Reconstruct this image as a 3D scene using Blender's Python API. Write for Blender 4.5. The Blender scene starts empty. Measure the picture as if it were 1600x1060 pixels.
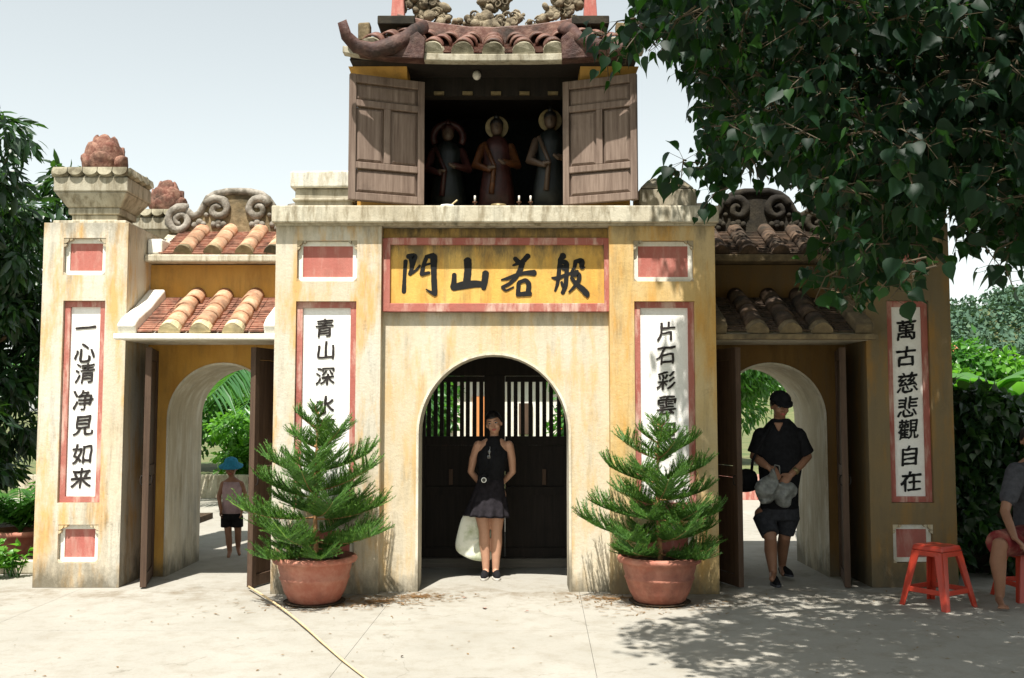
import bpy, bmesh, math, random
import numpy as np
from mathutils import Vector, Matrix, noise

random.seed(7)
rng = np.random.default_rng(7)
R = math.radians
scene = bpy.context.scene
C = scene.collection

# ---------------------------------------------------------------- camera, light, sky
FOC = 35 / 36 * 1600
PITCH = math.atan(110 / FOC)
CAMY, CAMH = -9.0, 1.62
cam_d = bpy.data.cameras.new('camera')
cam_d.lens = 35; cam_d.sensor_width = 36; cam_d.clip_end = 3000; cam_d.clip_start = .05
cam = bpy.data.objects.new('camera', cam_d); C.objects.link(cam)
cam.location = (0, CAMY, CAMH); cam.rotation_euler = (math.pi / 2 + PITCH, 0, 0)
scene.camera = cam
SUN = Vector((.24, 1, -2.15)).normalized()          # the way the light travels
elev = math.asin(-SUN.z)
world = bpy.data.worlds.new('World'); scene.world = world; world.use_nodes = True
nt = world.node_tree; nt.nodes.clear()
sky = nt.nodes.new('ShaderNodeTexSky'); sky.sky_type = 'NISHITA'; sky.sun_disc = False
sky.sun_elevation = elev
sky.sun_rotation = math.atan2(-SUN.x, -SUN.y)
sky.air_density = 1.3; sky.dust_density = .7; sky.ozone_density = 1.0; sky.altitude = 0
hs = nt.nodes.new('ShaderNodeHueSaturation'); hs.inputs['Saturation'].default_value = .22
bg = nt.nodes.new('ShaderNodeBackground'); bg.inputs['Strength'].default_value = .098
wo = nt.nodes.new('ShaderNodeOutputWorld')
nt.links.new(sky.outputs[0], hs.inputs['Color']); tint = nt.nodes.new('ShaderNodeMix'); tint.data_type = 'RGBA'; tint.blend_type = 'MULTIPLY'; tint.inputs[0].default_value = 1; tint.inputs[7].default_value = (.96, 1.0, .965, 1)
nt.links.new(hs.outputs[0], tint.inputs[6]); nt.links.new(tint.outputs[2], bg.inputs[0]); nt.links.new(bg.outputs[0], wo.inputs[0])
sun_d = bpy.data.lights.new('sun', 'SUN'); sun_d.energy = 5.0; sun_d.angle = R(.55); sun_d.color = (1, .955, .885)
sun = bpy.data.objects.new('sun', sun_d); C.objects.link(sun)
sun.rotation_euler = SUN.to_track_quat('-Z', 'Y').to_euler(); sun.location = (-2, -8, 20)
scene.view_settings.view_transform = 'Standard'; scene.view_settings.look = 'None'
scene.view_settings.exposure = .97; scene.view_settings.gamma = 1
scene.view_settings.use_curve_mapping = False
scene.cycles.max_bounces = 6; scene.cycles.transparent_max_bounces = 6
scene.render.engine = 'CYCLES'

_c, _s = math.cos(PITCH), math.sin(PITCH)
def W(u, v, Y):
    a = (u - 800) / FOC; b = (530 - v) / FOC
    y = _c - _s * b; z = _s + _c * b; t = (Y - CAMY) / y
    return a * t, CAMH + z * t
def w3(u, v, Y):
    x, z = W(u, v, Y); return Vector((x, Y, z))
def proj(p):
    dx, dy, dz = p[0], p[1] - CAMY, p[2] - CAMH
    yy = _c * dy + _s * dz; zz = -_s * dy + _c * dz
    if yy < .1: return (-9999, -9999)
    return 800 + FOC * dx / yy, 530 - FOC * zz / yy

# ---------------------------------------------------------------- materials
class NT:
    def __init__(s, name):
        s.m = bpy.data.materials.new(name); s.m.use_nodes = True
        s.t = s.m.node_tree; s.t.nodes.clear()
        s.out = s.t.nodes.new('ShaderNodeOutputMaterial')
    def n(s, typ, **kw):
        nd = s.t.nodes.new(typ)
        for k, v in kw.items():
            if k in nd.inputs: nd.inputs[k].default_value = v
            else: setattr(nd, k, v)
        return nd
    def l(s, a, b): s.t.links.new(a, b)
    def pos(s, scale=(1, 1, 1)):
        g = s.n('ShaderNodeNewGeometry'); mp = s.n('ShaderNodeMapping'); mp.inputs['Scale'].default_value = scale
        s.l(g.outputs['Position'], mp.inputs['Vector']); return mp.outputs[0]
    def noise(s, scale, detail=5, rough=.6, vec=None, sc=(1, 1, 1)):
        nd = s.n('ShaderNodeTexNoise', Scale=scale, Detail=detail, Roughness=rough)
        s.l(vec if vec else s.pos(sc), nd.inputs['Vector']); return nd.outputs[0]
    def ramp(s, fac, a, b, va=0., vb=1.):
        nd = s.n('ShaderNodeMapRange'); nd.clamp = True
        nd.inputs[1].default_value = a; nd.inputs[2].default_value = b
        nd.inputs[3].default_value = va; nd.inputs[4].default_value = vb
        s.l(fac, nd.inputs[0]); return nd.outputs[0]
    def math(s, op, a, b):
        nd = s.n('ShaderNodeMath', operation=op); nd.use_clamp = True
        for i, x in enumerate((a, b)):
            if isinstance(x, (int, float)): nd.inputs[i].default_value = x
            else: s.l(x, nd.inputs[i])
        return nd.outputs[0]
    def mix(s, fac, a, b):
        nd = s.n('ShaderNodeMix', data_type='RGBA')
        if isinstance(fac, (int, float)): nd.inputs[0].default_value = fac
        else: s.l(fac, nd.inputs[0])
        for i, x in ((6, a), (7, b)):
            if isinstance(x, tuple): nd.inputs[i].default_value = (*x[:3], 1)
            else: s.l(x, nd.inputs[i])
        return nd.outputs[2]
    def z(s):
        g = s.n('ShaderNodeNewGeometry'); sp = s.n('ShaderNodeSeparateXYZ'); s.l(g.outputs['Position'], sp.inputs[0]); return sp.outputs[2]
    def bsdf(s, col, rough=.8, spec=.3, bump=None, bs=.2, bd=.01, **kw):
        p = s.n('ShaderNodeBsdfPrincipled'); p.inputs['Roughness'].default_value = rough
        p.inputs['Specular IOR Level'].default_value = spec
        for k, v in kw.items(): p.inputs[k.replace('_', ' ')].default_value = v
        if isinstance(col, tuple): p.inputs['Base Color'].default_value = (*col[:3], 1)
        else: s.l(col, p.inputs['Base Color'])
        if bump is not None:
            b = s.n('ShaderNodeBump', Strength=bs, Distance=bd); s.l(bump, b.inputs['Height']); s.l(b.outputs[0], p.inputs['Normal'])
        s.l(p.outputs[0], s.out.inputs[0]); return s.m

def m_plaster(name, c1, c2, c3=None, dirt=(.09, .08, .055), streak=.5, low=.0, top=None, fade=None, sc=1.3, off=0):
    t = NT(name)
    n1 = t.noise(sc, 6, .62, sc=(1, 1, .45))
    n2 = t.noise(sc * 3.1 + off, 5, .65, sc=(1.6, 1.6, .35))
    col = t.mix(t.ramp(n1, .36, .62), c1, c2)
    if c3: col = t.mix(t.ramp(n2, .48, .66, 0, .9), col, c3)
    st = t.noise(9, 6, .7, sc=(1, 1, .09))
    blot = t.noise(2.3, 7, .7)
    f = t.math('MULTIPLY', t.ramp(st, .5, .76, 0, streak), t.ramp(blot, .38, .62))
    bl2 = t.noise(6.5, 8, .78); f = t.math('ADD', f, t.ramp(bl2, .60, .74, 0, streak * .45))
    col = t.mix(f, col, dirt)
    z = t.z()
    if low:
        rag = t.noise(3.4, 6, .7, sc=(1, 1, .5))
        h = t.math('ADD', t.ramp(z, 0, low, .85, 0), t.ramp(rag, .3, .7, -.25, .3))
        col = t.mix(t.ramp(h, .45, .85, 0, .8), col, dirt)
    if top:
        rag = t.noise(5, 7, .75, sc=(1, 1, .3))
        h = t.math('ADD', t.ramp(z, top[0], top[1], 0, .75), t.ramp(rag, .3, .7, -.35, .35))
        col = t.mix(t.ramp(h, .35, .75, 0, top[2]), col, dirt)
    fine = t.noise(60, 6, .7)
    col = t.mix(t.ramp(fine, .35, .75, 0, .14), col, (.12, .1, .07))
    b = t.math('ADD', t.noise(22, 8, .7), t.math('MULTIPLY', n2, .8))
    return t.bsdf(col, .88, .2, b, .5, .012)

def m_rock(name, c1, c2, c3, sc=14, bs=.7, rough=.9, lo=.4, hi=.62):
    t = NT(name)
    n1 = t.noise(sc, 7, .7); n2 = t.noise(sc * .33, 6, .65)
    col = t.mix(t.ramp(n1, lo, hi), c1, c2); col = t.mix(t.ramp(n2, .45, .66), col, c3)
    return t.bsdf(col, rough, .25, t.noise(sc * 2.5, 8, .7), bs, .015)

def m_wood(name, c1, c2, grain='z', rough=.75):
    t = NT(name)
    sc = {'z': (30, 30, 1.6), 'x': (1.6, 30, 30), 'y': (30, 1.6, 30)}[grain]
    g = t.noise(1.0, 8, .7, sc=sc)
    col = t.mix(t.ramp(g, .35, .68), c1, c2)
    w = t.noise(3, 6, .7); col = t.mix(t.ramp(w, .55, .75, 0, .5), col, tuple(x * .45 for x in c1))
    return t.bsdf(col, rough, .25, g, .5, .006)

def m_plain(name, c, rough=.6, spec=.4, var=.12, **kw):
    t = NT(name)
    n = t.noise(25, 5, .6)
    col = t.mix(t.ramp(n, .35, .7, 0, 1), c, tuple(max(0, x * (1 - var * 2.2)) for x in c))
    return t.bsdf(col, rough, spec, n, .12, .004, **kw)

def m_leaf(name, c1, c2, c3, transl=.35, rough=.35, spec=.5, tcol=None):
    t = NT(name)
    g = t.n('ShaderNodeNewGeometry')
    r = g.outputs['Random Per Island']
    col = t.mix(t.ramp(r, .0, .6), c1, c2); col = t.mix(t.ramp(r, .85, 1.), col, c3)
    n = t.noise(1.1, 3, .5); col = t.mix(t.ramp(n, .4, .65, 0, .5), col, c1)
    p = t.n('ShaderNodeBsdfPrincipled', Roughness=rough); p.inputs['Specular IOR Level'].default_value = spec
    t.l(col, p.inputs['Base Color'])
    tr = t.n('ShaderNodeBsdfTranslucent')
    tc = tcol or (c3[0] * 1.5, c3[1] * 2.0, c3[2] * .5)
    t.l(t.mix(.6, col, tc), tr.inputs[0])
    mx = t.n('ShaderNodeMixShader', Fac=transl)
    t.l(p.outputs[0], mx.inputs[1]); t.l(tr.outputs[0], mx.inputs[2]); t.l(mx.outputs[0], t.out.inputs[0])
    return t.m

M = {}
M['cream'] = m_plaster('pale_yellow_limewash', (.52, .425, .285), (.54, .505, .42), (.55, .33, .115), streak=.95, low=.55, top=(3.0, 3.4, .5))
M['creamw'] = m_plaster('cream_limewash', (.54, .44, .28), (.565, .515, .41), (.56, .38, .17), streak=.7, low=.35, top=(2.2, 2.6, .45))
M['dirty_shade'] = m_plaster('shaded_soiled_limewash', (.21, .14, .06), (.17, .13, .075), (.28, .15, .04), streak=.8, low=.6, top=(2.9, 3.4, .6))  # soiled ochre, darkened further: the tree's shade is put into the colour
M['warm'] = m_plaster('orange_stained_limewash', (.56, .38, .15), (.58, .46, .27), (.54, .30, .08), streak=.8, low=.55, top=(3.0, 3.4, .6))
M['ochre_r'] = m_plaster('shaded_deep_ochre', (.15, .078, .022), (.18, .10, .03), (.11, .06, .018), streak=.7, low=.5, top=(2.6, 2.9, .4))  # right wing copy of the ochre with tree shade in its colour
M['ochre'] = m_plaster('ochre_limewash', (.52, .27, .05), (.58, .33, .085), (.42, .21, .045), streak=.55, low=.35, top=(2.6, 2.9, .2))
M['yellow'] = m_plaster('sign_yellow', (.62, .36, .075), (.66, .43, .13), (.52, .28, .06), streak=1.0, top=(2.75, 3.15, .85))
M['pink'] = m_plaster('faded_red_paint', (.38, .11, .09), (.41, .15, .12), (.46, .22, .18), streak=.3, sc=3)
M['pinkw'] = m_plaster('peeling_red_paint', (.34, .095, .075), (.39, .14, .11), (.60, .42, .34), streak=.3, sc=2)
M['white'] = m_plaster('white_plaster', (.78, .76, .70), (.74, .71, .62), (.66, .62, .5), streak=.3, sc=2)
M['board'] = m_plaster('white_board', (.84, .82, .78), (.80, .78, .73), streak=.12, sc=2)
M['reveal'] = m_plaster('bare_plaster', (.66, .60, .47), (.52, .45, .33), (.72, .68, .58), streak=.7, low=.6, sc=2)
M['stone'] = m_plaster('weathered_stone', (.42, .37, .27), (.54, .50, .39), (.24, .20, .13), dirt=(.05, .045, .03), streak=.9, sc=3.5, top=(3.36, 3.5, .3))
M['stonepale'] = m_plaster('pale_weathered_stone', (.58, .55, .46), (.62, .60, .52), (.36, .32, .23), dirt=(.05, .045, .03), streak=.9, sc=3.5)
M['crest'] = m_rock('mossy_crest_stone', (.17, .125, .065), (.28, .21, .12), (.06, .05, .03), 9)
M['scroll'] = m_rock('grey_scroll_stone', (.19, .17, .14), (.33, .30, .255), (.08, .07, .05), 16)
M['bud'] = m_rock('red_bud_stone', (.15, .06, .042), (.30, .17, .12), (.05, .028, .02), 15, 1.0)
M['terracotta'] = m_rock('terracotta_tile', (.44, .22, .12), (.52, .35, .23), (.22, .13, .08), 12, .4)
M['tile_end'] = m_rock('pale_tile_end', (.70, .58, .33), (.62, .5, .3), (.34, .28, .17), 13, .5)
M['pan'] = m_rock('red_pan_tile', (.25, .095, .06), (.34, .19, .13), (.10, .05, .035), 20, .4)
M['glaze'] = m_rock('red_glazed_tile', (.11, .042, .030), (.23, .13, .095), (.04, .027, .02), 10, .5, .5)
M['darkglaze'] = m_rock('dark_red_glaze', (.055, .022, .017), (.15, .085, .065), (.02, .015, .012), 9, .8, .6, .45, .7)
M['tilegrey'] = m_rock('grey_tile_end', (.27, .245, .17), (.40, .36, .26), (.11, .095, .06), 12, .5)
M['darktile'] = m_rock('shade_dark_tile', (.06, .04, .028), (.13, .085, .055), (.03, .025, .018), 12, .5)  # right-hand roof tiles, their shade painted into the colour
M['darkend'] = m_rock('shade_dark_end', (.16, .12, .07), (.24, .18, .10), (.07, .055, .035), 12, .5)  # right-hand lips, verges and tile ends, darkened to stand for shade
M['carve'] = m_rock('carved_ornament', (.19, .15, .095), (.30, .25, .17), (.06, .048, .032), 18, 1.0)
M['darkcrest'] = m_rock('dark_shade_stone', (.022, .019, .013), (.045, .037, .024), (.012, .010, .008), 9)  # dark stone; on the right crest and boulder the darkness is painted shade
M['wood'] = m_wood('shutter_wood', (.125, .085, .064), (.25, .185, .145))
M['woodx'] = m_wood('shutter_wood_rail', (.20, .105, .065), (.32, .20, .14), 'x')
M['wood_d'] = m_wood('dark_gate_wood', (.010, .008, .006), (.022, .016, .012))
M['wood_m'] = m_wood('door_wood', (.055, .033, .022), (.10, .062, .04))
M['ink'] = m_plain('black_ink', (.012, .012, .012), .7, .2)
M['ink2'] = m_plain('worn_black_ink', (.04, .033, .03), .8, .2, .3)
M['pot'] = m_rock('clay_pot', (.34, .115, .075), (.42, .19, .13), (.17, .065, .045), 6, .4, .6, .4, .6)
M['soil'] = m_rock('soil', (.045, .03, .018), (.09, .06, .035), (.03, .02, .012), 30, 1.0)
M['skin'] = m_plain('skin', (.46, .25, .16), .5, .4, .04)
M['skin_d'] = m_plain('tanned_skin', (.27, .135, .08), .5, .4, .05)
M['hair'] = m_plain('black_hair', (.010, .008, .008), .45, .5, .2)
M['black'] = m_plain('black_cloth', (.012, .012, .014), .9, .15, .25)
M['charcoal'] = m_plain('charcoal_skirt_cloth', (.022, .019, .023), .9, .15, .25)
M['lip'] = m_plain('lips', (.42, .10, .085), .45, .4, .05)
M['eye'] = m_plain('dark_eye', (.01, .008, .007), .25, .5, .05)
M['eyew'] = m_plain('eye_white', (.6, .58, .55), .4, .5, .03)
M['metal'] = m_plain('silver_metal', (.55, .54, .52), .3, .5, .05, Metallic=.8)
M['lens'] = m_plain('lens_glass', (.01, .01, .012), .1, .8, .0)
M['rubber'] = m_plain('white_rubber', (.62, .58, .52), .6, .3, .1)
M['red_plastic'] = m_plain('red_plastic', (.46, .045, .022), .32, .5, .06)
M['blue'] = m_plain('blue_cotton', (.03, .25, .42), .8, .2, .25)
M['pinkcloth'] = m_plain('pale_pink_cloth', (.45, .32, .34), .85, .2, .12)
M['grey'] = m_plain('grey_cloth', (.07, .07, .08), .9, .15, .2)
M['shorts'] = m_plain('dark_grey_shorts_cloth', (.035, .036, .042), .9, .15, .25)
M['redcloth'] = m_rock('red_patterned_cloth', (.17, .02, .02), (.12, .012, .016), (.26, .12, .085), 22, .1)
M['plastic_bag'] = m_plain('pale_plastic', (.20, .205, .19), .4, .4, .25)
M['bamboo'] = m_wood('bamboo_stick', (.50, .36, .19), (.62, .48, .28), 'y')
M['bark'] = m_rock('grey_brown_bark', (.16, .11, .065), (.24, .17, .1), (.08, .055, .035), 10)
M['twig'] = m_plain('green_brown_twig', (.07, .05, .025), .7, .3, .2)
M['ntrunk'] = m_plain('orange_brown_stem', (.42, .22, .10), .8, .2, .25)
M['bodhi'] = m_leaf('heart_leaf_green', (.003, .010, .006), (.006, .020, .009), (.028, .075, .015), .15, .5, .14, (.10, .34, .02))
M['needle'] = m_leaf('pine_needle_green', (.035, .10, .018), (.08, .18, .028), (.2, .33, .055), .22, .5, .35)
M['needle_dry'] = m_leaf('dry_brown_needle', (.16, .085, .035), (.22, .12, .05), (.3, .2, .1), .2, .7, .2)
M['mango'] = m_leaf('dark_tree_leaf', (.010, .028, .010), (.02, .055, .018), (.07, .15, .03), .2)
M['fern'] = m_leaf('bright_fern_leaf', (.03, .09, .02), (.06, .17, .03), (.11, .27, .05), .35)
M['bush'] = m_leaf('bright_bush_leaf', (.06, .17, .02), (.11, .27, .035), (.18, .36, .06), .4)
M['palm'] = m_leaf('palm_leaf', (.03, .10, .035), (.06, .17, .045), (.14, .28, .08), .35)
M['hill'] = m_leaf('hill_tree_leaf', (.05, .095, .065), (.075, .13, .085), (.12, .18, .11), .1, .8, .1)  # distance haze is mixed into this leaf colour
M['banana'] = m_leaf('banana_leaf', (.05, .15, .03), (.09, .22, .045), (.15, .32, .07), .4)
M['roof_far'] = m_rock('far_red_roof', (.45, .14, .07), (.5, .2, .1), (.35, .12, .07), 5)
M['orange_w'] = m_plaster('far_orange_wall', (.60, .22, .07), (.64, .28, .1))
M['statue_r'] = m_plain('dull_red_lacquer', (.045, .012, .010), .5, .4, .3)
M['statue_g'] = m_plain('dull_green_lacquer', (.006, .009, .008), .5, .4, .3)
M['statue_o'] = m_plain('orange_lacquer', (.09, .03, .008), .5, .4, .3)
M['gold'] = m_plain('gilt', (.24, .175, .08), .45, .5, .2, Metallic=.4)
M['statue_skin'] = m_plain('painted_statue_skin', (.07, .045, .03), .5, .4, .1)
M['inner'] = m_plain('shade_inner_wall', (.012, .017, .019), .9, .2, .3)  # near-black colour carries the shade of the passage and tower interior
M['print'] = m_rock('green_printed_cotton', (.80, .80, .68), (.78, .79, .68), (.28, .34, .14), 8, .1)

def m_ground():
    t = NT('sunlit_concrete')
    n1 = t.noise(.7, 7, .65); n2 = t.noise(5, 8, .7); n3 = t.noise(45, 6, .75)
    col = t.mix(t.ramp(n1, .35, .65), (.275, .262, .225), (.33, .315, .275))
    col = t.mix(t.ramp(n2, .48, .7, 0, .55), col, (.21, .185, .14))
    col = t.mix(t.ramp(n3, .5, .8, 0, .4), col, (.2, .17, .12))
    # brown leaf litter stains by the pots and wall feet
    sp = t.n('ShaderNodeSeparateXYZ'); g = t.n('ShaderNodeNewGeometry'); t.l(g.outputs[0], sp.inputs[0])
    band = t.math('MULTIPLY', t.ramp(sp.outputs[1], -.75, -.05, 0, 1), t.ramp(sp.outputs[1], .0, .5, 1, 0))
    cr = t.n('ShaderNodeTexVoronoi', Scale=.55); cr.feature = 'DISTANCE_TO_EDGE'
    wv = t.n('ShaderNodeVectorMath'); wv.operation = 'ADD'; t.l(t.pos(), wv.inputs[0]); nd = t.n('ShaderNodeTexNoise', Scale=1.6, Detail=6); t.l(t.pos(), nd.inputs['Vector']); t.l(nd.outputs[1], wv.inputs[1]); t.l(wv.outputs[0], cr.inputs['Vector'])
    crk = t.math('MULTIPLY', t.ramp(cr.outputs[0], .0, .006, .4, 0), t.ramp(n2, .45, .55))
    col = t.mix(crk, col, (.09, .075, .05))
    n6 = t.noise(110, 3, .6); col = t.mix(t.ramp(n6, .66, .74, 0, .6), col, (.12, .1, .075))
    n7 = t.noise(1.7, 8, .75); col = t.mix(t.ramp(n7, .54, .7, 0, .4), col, (.235, .215, .175))
    n4 = t.noise(3.2, 7, .75)
    col = t.mix(t.math('MULTIPLY', band, t.ramp(n4, .46, .66, 0, .85)), col, (.15, .115, .07))
    b = t.math('ADD', t.math('MULTIPLY', n2, .6), t.math('MULTIPLY', n3, .5))
    return t.bsdf(col, .85, .25, b, .45, .012)
M['ground'] = m_ground()
M['field'] = m_rock('grass_and_earth', (.09, .12, .04), (.16, .14, .07), (.06, .09, .03), 2, .5)

# ---------------------------------------------------------------- mesh helpers
class MB:
    def __init__(s): s.v = []; s.f = []
    def add(s, vs, fs):
        o = len(s.v); s.v += [tuple(p) for p in vs]; s.f += [tuple(i + o for i in f) for f in fs]; return s
    def box(s, x0, x1, y0, y1, z0, z1):
        return s.add([(x0, y0, z0), (x1, y0, z0), (x1, y1, z0), (x0, y1, z0), (x0, y0, z1), (x1, y0, z1), (x1, y1, z1), (x0, y1, z1)],
                     [(0, 3, 2, 1), (4, 5, 6, 7), (0, 1, 5, 4), (1, 2, 6, 5), (2, 3, 7, 6), (3, 0, 4, 7)])
    def hexa(s, bot, top):   # frustum from two rectangles (x0,x1,y0,y1,z)
        a, b = bot, top
        return s.add([(a[0], a[2], a[4]), (a[1], a[2], a[4]), (a[1], a[3], a[4]), (a[0], a[3], a[4]),
                      (b[0], b[2], b[4]), (b[1], b[2], b[4]), (b[1], b[3], b[4]), (b[0], b[3], b[4])],
                     [(0, 3, 2, 1), (4, 5, 6, 7), (0, 1, 5, 4), (1, 2, 6, 5), (2, 3, 7, 6), (3, 0, 4, 7)])
    def bar(s, p, q, w, h, up=(0, 0, 1)):   # box bar from p to q
        p = Vector(p); q = Vector(q); d = (q - p).normalized(); sd = d.cross(Vector(up)); sd.normalize(); u = sd.cross(d)
        vs = []
        for e in (p, q):
            for a, b in ((-1, -1), (1, -1), (1, 1), (-1, 1)): vs.append(e + sd * a * w / 2 + u * b * h / 2)
        return s.add(vs, [(3, 2, 1, 0), (4, 5, 6, 7), (0, 1, 5, 4), (1, 2, 6, 5), (2, 3, 7, 6), (3, 0, 4, 7)])
    def prism(s, poly, axis, a, b):    # poly of 2D points; axis 'y' -> (x,z), 'x' -> (y,z), 'z' -> (x,y)
        n = len(poly)
        def P(p, t): return {'y': (p[0], t, p[1]), 'x': (t, p[0], p[1]), 'z': (p[0], p[1], t)}[axis]
        vs = [P(p, a) for p in poly] + [P(p, b) for p in poly]
        fs = [tuple(range(n)), tuple(range(2 * n - 1, n - 1, -1))] + [(i, i + n, (i + 1) % n + n, (i + 1) % n) for i in range(n)]
        return s.add(vs, fs)
    def tube(s, pts, rad, seg=8, cap=True, flat=1.0, ref=None):
        pts = [Vector(p) for p in pts]; n = len(pts)
        rad = list(rad) if hasattr(rad, '__len__') else [rad] * n
        vs = []; fs = []; pu = None
        for i, p in enumerate(pts):
            d = (pts[min(i + 1, n - 1)] - pts[max(i - 1, 0)])
            if d.length < 1e-9: d = Vector((0, 0, 1))
            d.normalize()
            if pu is None:
                pu = Vector(ref) if ref else (Vector((0, 1, 0)) if abs(d.y) < .8 else Vector((1, 0, 0)))
            u = pu - d * pu.dot(d); u.normalize(); pu = u; w = d.cross(u)
            for k in range(seg):
                a = 2 * math.pi * k / seg
                vs.append(p + (u * math.cos(a) * flat + w * math.sin(a)) * rad[i])
        for i in range(n - 1):
            for k in range(seg):
                k2 = (k + 1) % seg
                fs.append((i * seg + k, i * seg + k2, (i + 1) * seg + k2, (i + 1) * seg + k))
        if cap:
            fs.append(tuple(range(seg - 1, -1, -1))); fs.append(tuple((n - 1) * seg + k for k in range(seg)))
        return s.add(vs, fs)
    def capsule(s, pts, rad, seg=12, flat=1.0, ref=None):     # tube with rounded ends
        pts = [Vector(p) for p in pts]; rad = list(rad)
        d0 = (pts[0] - pts[1]).normalized(); d1 = (pts[-1] - pts[-2]).normalized()
        A = [(pts[0] + d0 * rad[0] * math.sin(a), rad[0] * math.cos(a)) for a in (1.45, 1.1, .6)]
        B = [(pts[-1] + d1 * rad[-1] * math.sin(a), rad[-1] * math.cos(a)) for a in (.6, 1.1, 1.45)]
        return s.tube([a[0] for a in A] + pts + [b[0] for b in B], [a[1] for a in A] + rad + [b[1] for b in B], seg, True, flat, ref)
    def rings(s, rs, seg=24, cap=True, fn=None):     # rs: (cx, cy, z, rx, ry)
        vs = []; fs = []
        for i, (cx, cy, z, rx, ry) in enumerate(rs):
            for k in range(seg):
                a = 2 * math.pi * k / seg; m = fn(a, i) if fn else 1
                vs.append((cx + rx * m * math.cos(a), cy + ry * m * math.sin(a), z))
        for i in range(len(rs) - 1):
            for k in range(seg):
                k2 = (k + 1) % seg; fs.append((i * seg + k, i * seg + k2, (i + 1) * seg + k2, (i + 1) * seg + k))
        if cap:
            fs.append(tuple(range(seg - 1, -1, -1))); fs.append(tuple((len(rs) - 1) * seg + k for k in range(seg)))
        return s.add(vs, fs)
    def ell(s, c, r, seg=14, rg=8, mat=None):
        c = Vector(c); r = r if hasattr(r, '__len__') else (r, r, r)
        vs = []; fs = []
        for i in range(1, rg):
            ph = math.pi * i / rg
            for k in range(seg):
                a = 2 * math.pi * k / seg
                vs.append(Vector((r[0] * math.sin(ph) * math.cos(a), r[1] * math.sin(ph) * math.sin(a), r[2] * math.cos(ph))))
        vs.append(Vector((0, 0, r[2]))); vs.append(Vector((0, 0, -r[2])))
        if mat: vs = [mat @ v for v in vs]
        vs = [v + c for v in vs]
        for i in range(rg - 2):
            for k in range(seg):
                k2 = (k + 1) % seg; fs.append((i * seg + k, (i + 1) * seg + k, (i + 1) * seg + k2, i * seg + k2))
        T = len(vs) - 2; B = T + 1
        for k in range(seg):
            k2 = (k + 1) % seg; fs.append((T, k, k2)); fs.append((B, (rg - 2) * seg + k2, (rg - 2) * seg + k))
        return s.add(vs, fs)
    def rough(s, amp, sc, seed=0):
        out = []
        for p in s.v:
            q = Vector(p) * sc + Vector((seed * 7.3, seed * 3.1, 0))
            out.append(tuple(Vector(p) + noise.noise_vector(q) * amp))
        s.v = out; return s
    def xf(s, mat): s.v = [tuple(mat @ Vector(p)) for p in s.v]; return s
    def mesh(s, name, smooth=False, fix=True):
        me = bpy.data.meshes.new(name); me.from_pydata(s.v, [], s.f)
        if fix:
            bm = bmesh.new(); bm.from_mesh(me); bmesh.ops.remove_doubles(bm, verts=bm.verts, dist=1e-5)
            bmesh.ops.recalc_face_normals(bm, faces=bm.faces); bm.to_mesh(me); bm.free()
        if smooth: me.polygons.foreach_set('use_smooth', [True] * len(me.polygons))
        return me
    def build(s, name, mat, parent=None, smooth=False, bevel=0, fix=True, **kw):
        me = s.mesh(name, smooth, fix); me.materials.append(mat)
        return link(name, me, parent, bevel=bevel, **kw)

LOC = {}
def props(o, label=None, cat=None, group=None, kind=None):
    if label: o['label'] = label
    if cat: o['category'] = cat
    if group: o['group'] = group
    if kind: o['kind'] = kind
    return o
def link(name, data, parent=None, loc=None, bevel=0, **kw):
    o = bpy.data.objects.new(name, data); C.objects.link(o)
    if parent is not None: attach(o, parent)
    if loc is not None: o.location = loc
    if bevel:
        b = o.modifiers.new('bevel', 'BEVEL'); b.width = bevel; b.segments = 2; b.limit_method = 'ANGLE'; b.angle_limit = R(35)
    return props(o, **kw)
def wloc(o):
    L = Vector(o.location)
    if o.parent: L = wloc(o.parent) + o.matrix_parent_inverse @ L
    return L
def attach(o, parent):
    o.parent = parent
    o.matrix_parent_inverse = Matrix.Translation(-wloc(parent))
def empty(name, loc, label, cat, group=None):
    o = bpy.data.objects.new(name, None); C.objects.link(o); o.location = loc; o.empty_display_size = .2
    return props(o, label, cat, group)

def numpy_mesh(name, V, F):
    me = bpy.data.meshes.new(name)
    nv, nf, k = len(V), len(F), F.shape[1]
    me.vertices.add(nv); me.vertices.foreach_set('co', V.astype(np.float32).ravel())
    me.loops.add(nf * k); me.loops.foreach_set('vertex_index', F.astype(np.int32).ravel())
    me.polygons.add(nf); me.polygons.foreach_set('loop_start', (np.arange(nf) * k).astype(np.int32))
    me.polygons.foreach_set('loop_total', np.full(nf, k, np.int32))
    me.update(calc_edges=True); return me

def scatter(tv, tf, pos, dirs, nrm, scale):
    """copies of the template (y = length axis, x = width, z = normal)"""
    d = dirs / np.linalg.norm(dirs, axis=1, keepdims=True)
    x = np.cross(d, nrm); x /= (np.linalg.norm(x, axis=1, keepdims=True) + 1e-9)
    n = np.cross(x, d)
    V = (pos[:, None, :] + scale[:, None, None] * (tv[None, :, 0:1] * x[:, None, :] + tv[None, :, 1:2] * d[:, None, :] + tv[None, :, 2:3] * n[:, None, :]))
    F = tf[None] + (np.arange(len(pos)) * len(tv))[:, None, None]
    return V.reshape(-1, 3), F.reshape(-1, tf.shape[1])

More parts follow.
